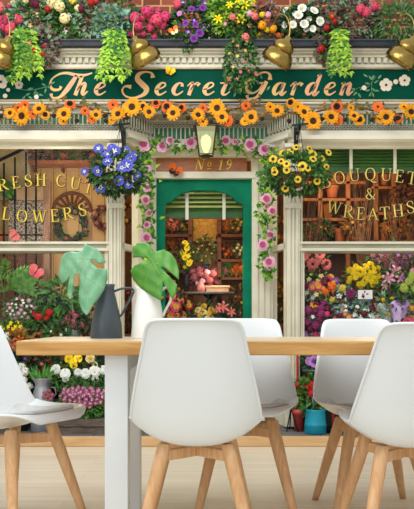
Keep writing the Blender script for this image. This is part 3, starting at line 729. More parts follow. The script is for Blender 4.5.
bush('coleus_plant', 'low plum and dusty plants in trough against the brickwork', 'plant', 108, 8, YP+.08, 28, 8,
     [('berry','dustpink',9,1.8)], ('olive',90,6,3,.3,'dusty'), seed=6, group=LG_)
bush('geranium_plant', 'large magenta geranium mass behind second brass lamp from left', 'plant', 150, 27, YP, 22, 14,
     [('cluster','magenta',13,4.8)], ('dark',80,7,4), seed=7, group=LG_, spots=[('cluster','magenta',137,25,6.2),('cluster','magenta',149,19,6.5),('cluster','hot',158,28,6.2),('cluster','magenta',166,23,5.6),('cluster','magenta',140,33,5.2),('cluster','hot',145,13,4)])
bush('petunia_plant', 'violet petunias trailing over the cornice above Secret', 'plant', 190, 24, YP-.02, 19, 22,
     [('petunia','violet',9,3.2,'white')], ('dark',150,5.5,3,.3,'mid'), seed=8, group=LG_, spots=[('cluster','hot',178,9,4.5),('petunia','violet',205,6,3.6,'white'),('petunia','violet',192,16,3.8,'plum'),('petunia','violet',203,13,3.6,'plum'),('petunia','violet',194,43,4.2,'plum'),('petunia','violet',200,38,4.2,'plum'),('petunia','violet',186,30,3.6,'plum'),('petunia','lilac',180,20,3),('petunia','violet',196,31,3.2,'plum')])
bush('lobelia_plant', 'dark lobelia dotted with tiny white flowers between petunias and lilies', 'plant', 211, 31, YP, 10, 12,
     [('star','white',14,1.3)], ('dark',70,5,2.5), seed=9, group=LG_)
bush('lily_plant', 'yellow lilies with lime foliage in trough above the hanging vine', 'plant', 228, 16, YP, 22, 15,
     [], ('lime',210,7,4,.3,'fresh'), seed=10, group=LG_, spots=[('lily','yellow',218,25,5,'paleyel'),('lily','yellow',229,13,4.2,'paleyel'),('lily','yellow',237,7,5,'paleyel'),('lily','yellow',244,11,5,'paleyel'),('lily','yellow',240,25,6,'paleyel'),('lily','yellow',252,4,4.6,'paleyel')])
bush('rose_plant', 'pale pink roses in trough beneath the yellow lilies', 'plant', 243, 30, YP-.03, 17, 14,
     [('star','coralp',4,2.4)], ('dark',110,5,2.8,.3,'mid'), seed=11, group=LG_, spots=[('cluster','coralp',232,22,4.4),('cluster','coralp',236,17,4),('cluster','pink',249,17,4.2),('cluster','coralp',254,21,4),('cluster','coralp',245,42,5.2),('cluster','pink',225,27,3)])
bush('trailing_vine', 'long green vine with tiny apricot flowers hanging over the sign before Garden', 'plant', 241, 65, YP-.09, 17, 27,
     [('star','coralp',9,1.9),('star','paleyel',6,1.5)], ('mid',330,4.6,2.6,.5,'dark'), seed=12, group='trailing plants hanging over the sign')
bush('lantana_plant', 'orange and yellow lantana in trough left of third brass lamp', 'plant', 265, 24, YP, 14, 19,
     [('cluster','yellow',5,3.4),('star','orange',6,2.4)], ('dusty',110,5,2.8,.3,'dark'), seed=13, group=LG_, spots=[('cluster','pink',267,21,3.6),('cluster','sun',261,31,4.6),('cluster','sun',272,34,3.8),('cluster','orange',278,38,3)])
bush('white_petunia_plant', 'white star shaped flowers over dark leaves in trough', 'plant', 301, 24, YP, 22, 14,
     [('petunia','white',6,3.6,'cream')], ('dark',130,6,3.6,.3,'mid'), seed=14, group=LG_, spots=[('petunia','white',300,15,4.8,'cream'),('petunia','white',296,23,4.6,'cream'),('petunia','white',312,17,5,'cream'),('petunia','white',302,31,5,'cream'),('petunia','white',291,31,4.6,'cream'),('petunia','white',318,27,4.4,'cream'),('petunia','white',286,13,4,'cream'),('petunia','white',311,34,3.6,'cream')])
bush('begonia_plant', 'red begonias trailing over the cornice above letter e', 'plant', 327, 37, YP-.03, 11, 22,
     [], ('dusty',120,6,3.2,.4,'mid'), seed=15, group='trailing plants hanging over the sign', spots=[('cluster','red',320,52,4.4),('cluster','red',333,26,3.4),('cluster','red',325,33,3.4),('cluster','red',336,47,3.2),('petunia','red',330,20,3.2)])
bush('hebe_plant', 'dusty mauve shrub with two hot pink flower heads in trough', 'plant', 352, 21, YP, 26, 19,
     [('berry','dustpink',12,1.7)], ('dusty',230,5.4,2.8,.3,'silver'), seed=16, group=LG_, spots=[('cluster','hot',356,18,5.5),('cluster','hot',362,21,5),('cluster','hot',371,13,5),('cluster','hot',377,12,4.6),('cluster','coralp',371,3,4)])
bush('grass_plant', 'fine green grassy leaves behind the far right brass lamp', 'plant', 397, 25, YP, 22, 15,
     [], ('mid',190,11,1.4,.6,'silver'), seed=17, group=LG_, spots=[('cluster','coralp',402,8,3),('cluster','dustpink',388,8,3)])
bush('laurel_plant', 'broad green leaved plant in trough behind the red begonias', 'plant', 327, 14, YP+.06, 18, 15, [('berry','dustpink',5,1.8)], ('silver',90,7,3,.3,'dusty'), seed=18, group=LG_)

def fern(label, cx, cy, Y, rx, ry, n, seed, matn='lime'):
    rng = random.Random(seed); k = Y/F; c = at(cx, 40.5, SH-.165); t = thing('fern_plant', c, label, 'fern', 'lime green ferns hanging over the sign')
    bb = B(); bd = B()
    for i in range(n):
        a = rng.uniform(-1, 1); out = rng.uniform(.3, 1); L = (cy+ry-38)*k*rng.uniform(.45,1.0)
        pts = []
        for j in range(9):
            s = j/8; pts.append(c+Vector((a*rx*k*s**.8, -out*.1*math.sin(s*PI*.6)-.05*min(1,s*3), .05*math.sin(min(1,s*2)*PI)-L*s**1.4)))
        tgt = bb if rng.random() < .7 else bd
        for j in range(1, 9):
            p = pts[j]; d = (pts[j]-pts[j-1]).normalized(); ll = k*8.2*(1.15-.6*j/8)*rng.uniform(.7,1.25)
            for sg in (-1, 1):
                sd = Vector((sg, -.35, -.1)); tgt.leaf(p, (sd+d*rng.uniform(.1,1.2)+Vector((0,rng.uniform(-.5,.2),0))), Vector((rng.uniform(-.5,.5),-1,rng.uniform(-.2,.7))), ll, ll*.5, .1, .3)
        tgt.leaf(pts[-1], d, Vector((0,-1,0)), k*6, k*3)
    bb.build('fronds', LG[matn], t); bd.build('deep_green_fronds', LG['fresh'], t)['label'] = 'deeper green fronds'  # second set has a deeper leaf green, fronds picked at random
    bs = B(); bs.ball(c, .02, 8); bs.build('crown', SOIL, t)
    return t
fern('large lime green fern hanging over the sign beside leftmost brass lamp', 27, 60, YP-.13, 18, 23, 42, 3)
fern('bright fern hanging over the sign between The and Secret', 116, 62, YP-.13, 16, 22, 36, 4)
fern('small lime fern hanging over the end of the word Garden', 338, 61, YP-.13, 13, 16, 24, 5)
bush('trailing_begonia', 'small red flowers trailing over the cornice beside the large fern', 'plant', 42, 47, YP-.08, 17, 17, [('star','dustpink',4,2)], ('dusty',110,5,3,.4,'silver'), seed=21,
     group='trailing plants hanging over the sign', spots=[('cluster','red',38,56,3.4),('cluster','red',46,59,2.8),('cluster','red',47,52,2),('star','coralp',33,49,2.2)])

# ============================================================ BRASS LAMPS
def lamp(x, label, flip=1):
    Yl = SH-.3; t = thing('barn_lamp', at(x, 52, Yl), label, 'lamp', 'brass lamps over the sign')
    k = Yl/F; c = at(x, 52, Yl)
    ax = Quaternion((0,1,0), math.radians(-30*flip)) @ Quaternion((1,0,0), math.radians(20))
    def W(v): return c+ax@(Vector(v)*k)
    b = B(); b.lathe([(15.6*k,-11*k),(16.2*k,-10*k),(15.6*k,-5*k),(13.8*k,-1*k),(10.8*k,2*k),(6.8*k,3.6*k)], c, 28, ax)
    b.lathe([(14.6*k,-12.8*k),(13*k,-7*k),(9*k,-1*k),(1e-6,1*k)], c, 28, ax); b.build('lamp_shade', BRASS, t, True)
    b = B(); b.lathe([(9.6*k,1*k),(11*k,2.5*k),(11*k,6*k),(8.6*k,10*k),(3.6*k,12.4*k),(3.2*k,16*k),(1e-6,16.6*k)], c, 24, ax); b.build('lamp_cap', BRASS, t, True)
    b = B(); b.ball(W((0,0,-6)), 5*k, 10); b.build('bulb', mat('frosted_bulb', (240,232,206), None, 5, .3), t, True)
    top = W((0,0,15.5)); b = B()
    pts = [top, top+Vector((-1*flip*k,.0,8*k)), top+Vector((1*flip*k,.01,19*k)), top+Vector((6*flip*k,.05,26*k)), top+Vector((12*flip*k,.12,24*k)), top+Vector((15*flip*k,.2,14*k)), Vector((top.x+16*flip*k, SH+.16, top.z+4*k))]
    P = [tuple(p) for p in pts]; b.tube(crom(P, 6), .0045, 8); b.build('gooseneck_arm', mat('aged_brass', (196,172,104), (160,134,80), 20, .3, .9), t, True)
    b = B(); b.lathe([(.022,0),(.02,.012),(1e-6,.014)], P[-1], 14, Quaternion((1,0,0), PI/2)); b.build('wall_plate', BRASS, t, True)
lamp(3, 'leftmost polished brass lamp, cut by the left edge', -1)
lamp(142, 'polished brass lamp hanging above the S of Secret', -1 if False else 1)
lamp(281, 'polished brass lamp hanging above the G of Garden', -1)
lamp(405, 'rightmost polished brass lamp, above the white painted blossoms', -1)

# ============================================================ SUNFLOWER GARLAND
YG = SH-.13
t = thing('sunflower_garland', at(207, 120, YG), 'long garland of sunflowers and orange blooms draped under the sign', 'garland')
rng = random.Random(9); k = YG/F
def gy(x): return 113+4*math.cos((x-24)/24*PI*.52)
b = B(); b2 = B()
b.tube([at(x, gy(x)-3, YG+.02) for x in range(-60, 476, 8)], .006, 5)
b.build('vine_rope', LG['brown'], t)
b = B()
for i in range(430):
    x = rng.uniform(-30, 445); p = at(x, gy(x)-2+rng.gauss(0,4.2), YG+rng.uniform(-.02,.03))
    (b if i % 2 else b2).leaf(p, (rng.uniform(-1,1), -.5, rng.uniform(-1,.9)), (0,-1,.2), 7*k*rng.uniform(.6,1.2), 2.6*k, .1, .3)
b.build('foliage', LG['olive'], t); b2.build('dried_foliage', LG['autumn'], t)['label'] = 'rusty dried leaves'
for x, y, s in ((10,113,6.5),(22,116,10.5),(39,109,7.5),(64,114,8.5),(118,114,8.5),(132,107,10.5),(149,112,7.5),(173,113,8.5),(198,115,8),(217,108,9.5),(222,117,7.5),(251,117,8),(277,111,8),(304,112,8),(313,121,10),(331,117,9),(386,117,9),(411,112,9),(354,116,6.5),(-8,112,8),(96,115,6.5)):
    place_flower(t, 'sunflower', 'sun', at(x, y, YG-.035), (rng.uniform(-.3,.3), -1, rng.uniform(-.1,.3)), s*k, rng, 'brownc')
for x, y, s in ((18,108,6),(33,114,5.5),(25,105,5),(45,115,5),(70,105,6),(92,119,5.5),(112,120,5.5),(85,111,5),(113,105,6),(143,107,5.5),(156,104,5),(167,107,6),(182,108,5),(203,122,5.5),(203,108,5),(228,121,6),(245,121,5.5),(246,106,5.5),(270,107,5.5),(291,103,5.5),(298,107,6),(338,120,6),(337,107,6.5),(359,120,6),(378,107,6),(380,119,5),(404,107,5.5),(63,121,5),(351,108,4.5),(398,119,5),(-16,108,5)):
    place_flower(t, 'rose' if rng.random() < .35 else 'daisy', 'orange' if rng.random() < .7 else 'sun', at(x, y, YG-.02), (rng.uniform(-.5,.5), -1, rng.uniform(-.2,.5)), s*k, rng, 'brownc', name='orange_bloom')
for x, y in ((1,116),(54,116),(77,121),(106,121),(127,118),(165,116),(188,118),(211,122),(237,122),(262,119),(289,121),(322,119),(345,120),(372,120),(395,119),(105,116)):
    place_flower(t, 'berry', 'brownc', at(x, y, YG-.03), (0,-1,0), 3.1*k, rng, 'black')

# ============================================================ ROSE GARLAND ROUND THE PORCH
YR = DR-.2
t = thing('rose_garland', at(147, 260, YR), 'pink rose garland climbing round the green doorway', 'garland')
path = [(148,262),(150,235),(147,205),(149,180),(145,160),(143,150),(155,143),(172,146),(192,148),(215,146),(232,147),(248,145),(262,150),(268,162),(267,185),(264,205),(268,230),(266,255),(268,277)]
k = YR/F; P = crom([(x,y,0) for x, y in path], 10); b = B(); b.tube([at(p[0], p[1], YR+.02) for p in P], .004, 5); b.build('vine_rope', BARK, t)
b = B(); b2 = B()
for i, p in enumerate(P):
    nn = 5 if (p[0] < 158 or p[0] > 255) else 3
    for j in range(nn):
        (b if j % 3 else b2).leaf(at(p[0]+rng.gauss(0,3.6), p[1]+rng.gauss(0,3), YR+rng.uniform(-.03,.03)), (rng.uniform(-1,1),-.5,rng.uniform(-1,1)), (0,-1,.3), 6.5*k, 3.6*k, .15, .2)
b.build('foliage', LG['fresh'], t); b2.build('pale_foliage', LG['lime'], t)['label'] = 'yellow green young leaves'
for x, y, s in ((144,145,7.5),(162,147,6.2),(170,141,4.6),(191,143,6.6),(196,139,3.5),(226,141,5.6),(235,142,3.6),(250,145,7),(264,150,6.6),(147,169,4.6),(147,188,4.4),(146,200,5),(149,213,3.8),(147,225,4.2),(146,238,6.2),(266,199,6.4),(272,211,5.2),(270,235,5.4),(263,245,6.2),(269,262,6.6),(266,207,3),(269,268,3),(145,176,3.2),(148,246,3)):
    place_flower(t, 'rose', 'rose' if s > 4 else 'palepink', at(x, y, YR-.03), (rng.uniform(-.3,.3), -1, rng.uniform(-.1,.3)), s*k, rng, 'deeprose')

# ============================================================ LANTERN
Yn = DR-.36; c = at(206, 158, Yn); k = Yn/F
t = thing('porch_lantern', c, 'glowing iron carriage lantern hanging in front of the transom', 'lantern')
zt = at(206,128,Yn).z; zb = c.z
b = B(); b.lathe([(.024,zb-c.z),(.05,.012),(.05,.018),(.03,.02)], c, 4)
r0, r1 = 7.5*k, 11.5*k
for i in range(4):
    a = PI/4+i*PI/2; p0 = c+Vector((r0*1.25*math.cos(a), r0*1.25*math.sin(a), .015)); p1 = c+Vector((r1*1.25*math.cos(a), r1*1.25*math.sin(a), zt-zb)); b.obb(p0, p1, .007, .007)
    a2 = a+PI/2
    for rr, z in ((r0,.02),(r1,zt-zb)): b.obb(c+Vector((rr*1.25*math.cos(a), rr*1.25*math.sin(a), z)), c+Vector((rr*1.25*math.cos(a2), rr*1.25*math.sin(a2), z)), .007, .007)
IR = mat('aged_bronze', (96,86,66), (66,58,44), 20, .45, .7)
b.build('lantern_frame', IR, t)
b = B(); b.lathe([(14*k*1.3,zt-zb-.004),(14*k*1.3,zt-zb+.004),(8*k,zt-zb+.03),(3*k,zt-zb+.04),(1e-6,zt-zb+.05)], c, 4, Quaternion((0,0,1), PI/4)); b.tube([c+Vector((0,0,zt-zb+.045)), c+Vector((0,0,zt-zb+.1)), c+Vector((0,.1,zt-zb+.13)), c+Vector((0,.26,zt-zb+.13))], .006, 6); b.build('lantern_roof', IR, t)
b = B()
for i in range(4):
    a = PI/4+i*PI/2; a2 = a+PI/2; o = len(b.v)
    for rr, z, aa in ((r0,.02,a),(r0,.02,a2),(r1,zt-zb,a2),(r1,zt-zb,a)): b.v.append(tuple(c+Vector((rr*1.22*math.cos(aa), rr*1.22*math.sin(aa), z))))
    b.face((o,o+1,o+2,o+3))
b.build('lantern_glass', glow_glass(), t)
b = B(); b.lathe([(.012,.03),(.02,.05),(.034,.09),(.038,.12),(.03,.15),(1e-6,.17)], c, 14); b.build('bulb', emis('lantern_glow', (236,240,170), 1.5), t, True)

# ============================================================ HANGING BASKETS
def basket(x, y, Y, rx, ry, br, label, kind, col, ctr, n, size, seed, spots, leafk):
    t = bush('hanging_basket', label, 'hanging basket', x, y, Y, rx, ry, [(kind, col, n, size, ctr)], leafk, seed=seed, spots=spots, rel_depth=.8)
    k = Y/F; top = at(br[0], br[1], Y); c = at(x, y+4, Y)
    b = B(); b.lathe([(1e-6,-12*k),(8*k,-9*k),(12.5*k,-2*k),(14*k,3*k),(13*k,3*k),(1e-6,1*k)], c, 18); b.build('basket_bowl', WICK, t, True)
    b = B()
    for i in range(3):
        a = i*2*PI/3+.5; b.tube([c+Vector((13*k*math.cos(a), 13*k*math.sin(a), 3*k)), top], .0018, 5)
    b.build('chains', BLACK, t)
    q = thing('basket_bracket', Vector((top.x, SH-.07, top.z)), label_b[seed], 'bracket', 'iron basket brackets')
    b = B(); xw = top.x; b.tube([(xw, SH-.09, top.z+.03), (xw, Y-.03, top.z+.02)], .006, 6); b.tube([(xw, SH-.09, top.z-.14),(xw, Y+.1, top.z-.03),(xw, Y+.02, top.z+.015)], .005, 6)
    b.box(xw-.014, xw+.014, SH-.1, SH-.085, top.z-.17, top.z+.06)
    b.tube([(xw, Y-.03, top.z+.02),(xw, Y-.04, top.z),(xw, Y, top.z-.012)], .005, 6)
    b.obb((xw-.05, Y+.05, top.z+.03), (xw+.06, Y+.02, top.z+.035), .014, .01)
    b.build('bracket_arm', BLACK, q)
    return t
label_b = {31:'black iron bracket over the blue petunia basket', 32:'black iron bracket over the yellow pansy basket'}
basket(118, 173, SH-.32, 27, 22, (120,128), 'hanging basket overflowing with blue petunias by the left post', 'petunia', 'blue', 'white', 8, 5, 31,
       [('petunia','blue',99,149,6,'white'),('petunia','blue',116,154,6.5,'white'),('petunia','blue',129,170,6.5,'white'),('petunia','blue',102,189,5.5,'white'),('petunia','blue',126,151,5.5,'white'),('petunia','blue',136,157,5,'white'),('petunia','blue',112,148,5,'white'),('petunia','blue',85,172,5,'white'),('petunia','blue',101,175,5,'white'),('petunia','blue',130,187,5,'white'),('petunia','blue',133,162,5.5,'white'),('petunia','blue',110,158,4.6,'white')], ('dark',420,6,3.6,.3,'mid'))
basket(296, 173, SH-.32, 33, 20, (300,128), 'hanging basket overflowing with yellow pansies by the right post', 'pansy', 'pansyyel', 'black', 8, 3.6, 32,
       [('pansy','pansyyel',283,154,4.3,'black'),('pansy','pansyyel',289,153,4.3,'black'),('pansy','pansyyel',296,148,3.9,'black'),('pansy','pansyyel',311,157,4.7,'black'),('pansy','pansyyel',321,159,4.3,'black'),('pansy','pansyyel',328,153,3.8,'black'),('pansy','pansyyel',272,162,4.3,'black'),('pansy','pansyyel',273,176,4.0,'black'),('pansy','pansyyel',284,175,4.0,'black'),('pansy','pansyyel',299,172,4.7,'black'),('pansy','pansyyel',279,166,3.9,'black'),('pansy','pansyyel',309,149,3.4,'black'),('pansy','pansyyel',324,170,3.4,'black')], ('mid',430,6.5,3.2,.3,'dark'))

# ============================================================ BUTTERFLIES
def butterfly(x, y, Y, s, a, b2, label, rot=0.0):
    p = at(x, y, Y); k = s*Y/F; t = thing('butterfly', p, label, 'butterfly')
    R = Matrix.Rotation(rot, 4, 'Y'); bb = B(); o = 0
    for sg in (-1, 1):
        for (L, W, an) in ((1.1,.85,.55),(.8,.7,-.6)):
            q = B(); q.petal(0, .05, L, W*1.3, 0, .03, .02)
            M = Matrix.Rotation(PI/2, 4, 'X') @ Matrix.Rotation(an, 4, 'Z')
            o = len(bb.v)
            for v in q.v:
                w = M@Vector(v); w.x *= sg; w.y -= abs(w.x)*.35; w = R@w; bb.v.append(tuple(p+w*k))
            bb.cur = 0 if an > 0 else 1
            for f in q.f: bb.face([o+i for i in f])
    bb.build('wings', [a, b2], t)
    q = B(); d = (R@Vector((0,0,1))).normalized(); q.tube([p-d*k*.6, p, p+d*k*.45], [.05*k,.1*k,.06*k], 6)
    for sg in (-1,1): q.tube([p+d*k*.4, p+(R@Vector((sg*.25,-.05,.85)))*k], .015*k, 4)
    q.build('insect_body', BLACK, t)
butterfly(170, 71.5, SH-.1, 5, fc('yellow',(0,0,0)), FC['sun'], 'yellow butterfly resting on the sign above Secret', .4)
butterfly(174, 31, SH-.27, 5, FC['orange'], FC['cream'], 'orange and white butterfly beside the magenta geraniums', -.5)
butterfly(175, 171, DR-.1, 7, FC['orange'], FC['brownc'], 'orange and black butterfly on the number board', .5)
butterfly(14, 236, SH-.05, 6, FC['coralp'], FC['coralp'], 'coral butterfly on the rail of the left window', .9)
butterfly(36, 272, SH-.03, 7.5, FC['coralp'], FC['hot'], 'larger coral butterfly in lower pane of the left window', .6)

# ============================================================ SHOP INTERIOR, LEFT ROOM
t = thing('stair_railing', at(20, 300, 5.9), 'black metal stair railing behind the left window', 'railing')
b = B(); b.tube([at(-30,176,5.9), at(0,160,5.9), at(38,142,5.9), at(60,128,5.9)], .014, 8); b.build('handrail', BLACK, t)
for x in (-9, 4, 15, 26, 36): B().tube([at(x, 165-x*.5, 5.9), at(x, 300, 5.9)], .0085, 6).build('baluster', BLACK, t)
b = B(); b.tube([at(-30,235,5.9), at(50,235,5.9)], .008, 6); b.build('lower_rail', BLACK, t)
o = B().pbox(43, 50, 180, 330, 5.75, 5.82).build('timber_post', mat('old_timber', (110,80,62), (76,52,38), 5, .7, kind='wood', stretch=(8,8,1.5)), None)
tag(o, 'dark timber post standing behind the word Flowers', 'post'); bevel(o, .006)
t = thing('stone_pillar', at(28, 300, 6.1), 'pale carved stone block behind the stair railing', 'pillar')
b = B(); b.pbox(8, 46, 200, 244, 6.05, 6.2); bevel(b.build('carved_block', mat('speckled_stone', (168,156,142), (84,70,60), 60, .9, bump=.5, contrast=(.42,.58)), t), .01)
b = B(); b.pbox(16, 44, 186, 200, 6.05, 6.2); bevel(b.build('cap_stone', mat('tan_stone', (186,158,128), (160,128,96), 12, .8), t), .008)
o = B(); o.pbox(-30, 46, 244, 416, 6.1, 6.25); o = o.build('stone_ledge', mat('brown_stone', (112,72,54), (70,44,32), 40, .9, bump=.5), None); tag(o, 'rough brown stone ledge below the railing', 'ledge')
o = B(); o.pbox(-60, 30, 130, 200, 6.22, 6.28); o = o.build('wall_panel', mat('ivory_plaster', (208,190,152), (186,164,124), 9, .8), None); tag(o, 'pale plaster panel behind upper stair railing', 'panel')
t = thing('wall_shelf', at(62, 163, 6.15), 'narrow shelf of small succulents under the pale planks', 'shelf')
B().pbox(28, 112, 160, 163.5, 6.1, 6.28).build('shelf_board', OWOOD, t)
for x in (33, 61, 97): B().pbox(x, x+2, 163, 171, 6.2, 6.28).build('shelf_bracket', DWOOD, t)
for i, (x, s) in enumerate(((36,8),(50,9),(64,9),(78,9),(92,8),(104,6))):
    bush('succulent_plant', ['small reddish succulent at left end of the narrow wall shelf','dark succulent second from left on the narrow wall shelf','olive succulent third from left on the narrow wall shelf','green succulent fourth from left on the narrow wall shelf','grey green succulent near right end of narrow wall shelf','tiny plant hidden by petunias on the narrow wall shelf'][i], 'plant', x, 153, 6.16, s, 6, [('berry','dustpink',3,1.3)], (['dusty','dark','olive','mid','dark','mid'][i],60,6,2.6), ('pot',TERRA,9,160,154), 'succulents on the narrow wall shelf', seed=40+i)
t = thing('wheel_ornament', at(72, 218, 6.2), 'half round wooden wheel ornament between Cut and Flowers', 'ornament')
b = B(); cc = at(72, 212, 6.28); kk = 6.28/F
for rr in (19, 8): b.tube([cc+Vector((math.cos(a*PI/16)*rr*kk, 0, math.sin(a*PI/16)*rr*kk)) for a in range(17)], .014, 6)
b.build('rim_arcs', DWOOD, t)
for i in range(9):
    a = PI*(i+.5)/9; B().tube([cc+Vector((math.cos(a)*8*kk,0,math.sin(a)*8*kk)), cc+Vector((math.cos(a)*19*kk,0,math.sin(a)*19*kk))], .012, 6).build('spoke', DWOOD, t)
def wreath(x, y, Y, R, label, leafk, fl, seed):
    rng = random.Random(seed); k = Y/F; c = at(x, y, Y); t = thing('wreath', c, label, 'wreath')
    b = B(); b.tube([c+Vector((math.cos(a*PI/12)*R*k, 0, math.sin(a*PI/12)*R*k)) for a in range(25)], .014, 6, False); b.build('twig_ring', BARK, t)
    b = B()
    for i in range(150):
        a = rng.uniform(0, 2*PI); r = R*k*rng.uniform(.8,1.2); p = c+Vector((math.cos(a)*r, -rng.uniform(0,.05), math.sin(a)*r))
        b.leaf(p, (-math.sin(a)+rng.uniform(-.6,.6), -.5, math.cos(a)+rng.uniform(-.6,.6)), (0,-1,0), 6.5*k, 3.2*k)
    b.build('foliage', LG[leafk], t)
    for i in range(12):
        a = 2*PI*i/12+.2; p = c+Vector((math.cos(a)*R*k*rng.uniform(.9,1.1), -.05, math.sin(a)*R*k))
        place_flower(t, 'berry', fl[i % len(fl)], p, (0,-1,0), 2.6*k, rng, 'brownc')
wreath(72, 226, 6.25, 14, 'dark wreath with purple seed heads below the wheel ornament', 'dark', ['burgundy','brownc','olivec' if 'olivec' in FC else 'dustpink'], 51)
wreath(105, 218, 6.27, 9, 'small dark wreath on planks beside left post', 'brown', ['brownc','dustpink'], 52)
wreath(130, 214, 5.95, 8, 'brown wreath seen through the left side light', 'brown', ['goldc','brownc'], 53)
wreath(281, 230, 5.95, 8, 'brown wreath seen through the right side light', 'autumn', ['goldc','dustpink'], 54)

def fan_palm(x, y, Y, R, n, label, seed, up=.8, matn='palm', base_y=None):
    rng = random.Random(seed); k = Y/F; c = at(x, y, Y); t = thing('palm_plant', at(x, base_y or y, Y), label, 'palm')
    b = B()
    for i in range(n):
        a = rng.uniform(-1.0, 1.0)*1.5+PI/2; L = R*k*rng.uniform(.7,1.1); dd = Vector((math.cos(a), rng.uniform(-.5,.1), math.sin(a)*up)).normalized()
        pts = [c+dd*L*s-Vector((0,0,1))*(s*s*L*.45) for s in [j/8 for j in range(9)]]
        b.tube(pts, .0025, 4)
        for j in range(2, 9):
            d = (pts[j]-pts[j-1]).normalized()
            for sg in (-1, 1):
                sd = d.cross(Vector((0,-1,0)))*sg
                b.leaf(pts[j], sd*.8+d, (0,-1,.2), 11*k*(1.1-.6*j/8), 2.3*k, .05, .35)
    b.build('fronds', LG[matn], t)
    if base_y: 
        B().tube([at(x, base_y, Y), c], .008, 6).build('stem', STEM, t)
        p = at(x, base_y, Y); B().lathe([(8*k,-12*k),(10*k,0),(9*k,0),(1e-6,-2*k)], p, 16).build('pot', TERRA, t)
    return t
fan_palm(-5, 192, 6.14, 24, 16, 'bright palm leaves behind upper left window pane', 61, matn='palm', base_y=232)
fan_palm(4, 292, 5.5, 56, 17, 'large feathery palm in the lower left window', 62, base_y=330)
fan_palm(50, 306, 5.45, 24, 14, 'dark fern behind the pale monstera leaf in left window', 63, matn='dark', base_y=330)

# display benches in the windows
def bench(x0, x1, label):
    t = thing('display_bench', at((x0+x1)/2, 400, 5.45), label, 'bench')
    zl, zh = zz(346,5.4), zz(318,5.65)
    a, c = at(x0,0,5.4).x, at(x1,0,5.4).x
    B().box(a, c, 5.29, 5.52, zl-.03, zl).build('lower_board', GREYWOOD, t); B().box(a, c, 5.53, 5.78, zh-.03, zh).build('upper_board', GREYWOOD, t)
    for x in (a+.02, (a+c)/2, c-.06):
        B().box(x, x+.04, 5.30, 5.34, PZ, zl-.03).build('leg', GREYWOOD, t); B().box(x, x+.04, 5.72, 5.76, PZ, zh-.03).build('leg', GREYWOOD, t)
bench(-60, 110, 'grey wooden display bench behind the left window'); bench(300, 470, 'grey wooden display bench behind the right window')

GL = 'bucket flowers in the left window'; Yb = 5.4; Yu = 5.62
bush('heather_plant', 'dusty pinkish white heather beside yellow flowers in left window', 'plant', 22, 310, Yb, 17, 12, [('heather','palepink',12,2.4,'white'),('star','white',16,1.7)], ('dusty',130,6,2.4,.3,'mid'), ('pot',TERRA,16,346,328), GL, seed=70)
bush('yellow_flower_plant', 'bright yellow flowers at lower left of left window', 'plant', 13, 329, Yb-.06, 13, 9, [('star','yellow',14,2.4,'sun')], ('mid',110,6,2.6), ('pot',SLATE,14,346,336), GL, seed=71)
bush('ixora_plant', 'scarlet flower heads in the middle of the left window', 'plant', 43, 319, Yb, 14, 12, [('cluster','red',3,3.4)], ('mid',120,8,2.6,.3,'dark'), ('pot',TERRA,14,346,332), GL, seed=72, spots=[('cluster','red',41,317,5),('cluster','red',51,313,4.4),('star','white',36,333,2.4)])
bush('protea_bouquet', 'dusky pink protea flowers in front of charcoal jug', 'bouquet', 73, 321, Yb-.04, 11, 9, [('mum','dustpink',7,3.8,'palepink')], ('dark',90,7,3), ('bucket',ZINC,14,346,330), GL, seed=73)
bush('leafy_plant', 'glossy broad leaved green plant under the pale monstera leaf', 'plant', 61, 298, Yb+.06, 14, 17, [], ('fresh',70,15,5.5,.3,'mid'), ('pot',TERRA,16,346,326), GL, seed=74)
bush('leafy_plant', 'dark tangle of leaves behind the red flowers in left window', 'plant', 34, 304, Yu, 24, 9, [], ('dark',90,10,4,.4,'mid'), ('pot',TERRA,18,318,312), GL, seed=75)
bush('leafy_plant', 'low green foliage between red flowers and protea', 'plant', 58, 335, Yb-.07, 15, 8, [('star','white',4,1.8)], ('mid',110,7,3,.3,'dark'), ('pot',SLATE,14,346,340), GL, seed=76)
bush('leafy_plant', 'dark leaves seen between the jugs and the left post', 'plant', 96, 318, Yb+.02, 15, 16, [('berry','dustpink',4,2)], ('dark',130,9,4,.3,'brown'), ('pot',TERRA,16,346,332), GL, seed=77)
bush('berry_plant', 'brown leaved plant with red berries seen through left side light', 'plant', 129, 312, 5.85, 10, 22, [('berry','dustpink',6,2),('star','red',2,2.4)], ('brown',110,7,3,.3,'dark'), ('pot',TERRA,14,356,334), None, seed=78)
bush('berry_plant', 'gold and amber plant seen through right side light', 'plant', 281, 300, 5.85, 9, 22, [('star','goldc',9,2.4),('star','cream',4,2)], ('autumn',120,7,3,.3,'dark'), ('pot',TERRA,14,356,324), None, seed=79)

# right room
GR = 'bouquets in the right window'
bush('gerbera_bouquet', 'coral pink gerbera bouquet at upper left of right window', 'bouquet', 311, 261, Yu, 17, 14, [('daisy','coralp',5,4,'dustpink')], ('dark',90,6,3,.3,'burg'), ('bucket',ZINC,14,318,282), GR, seed=80, spots=[('daisy','coralp',311,265,6,'brownc'),('daisy','coralp',325,265,6,'brownc'),('daisy','coralp',303,258,5,'dustpink'),('daisy','coralp',318,256,5,'dustpink'),('daisy','pink',300,267,4.4,'dustpink')])
bush('mixed_bouquet', 'orange, white and crimson mixed bouquet below the gerberas', 'bouquet', 317, 288, Yb+.03, 24, 15, [('cluster','burgundy',5,4),('star','cream',10,2.6),('star','white',7,2.6),('rose','magenta',3,4),('star','limec',5,2.2)], ('dark',130,6,3,.3,'mid'), ('bucket',ZINC,22,346,306), GR, seed=81, spots=[('cluster','orange',329,287,6),('cluster','orange',323,292,4.5),('rose','hot',316,287,4.4),('rose','magenta',310,288,4.4),('petunia','violet',334,281,4),('star','sun',313,308,3.5)])
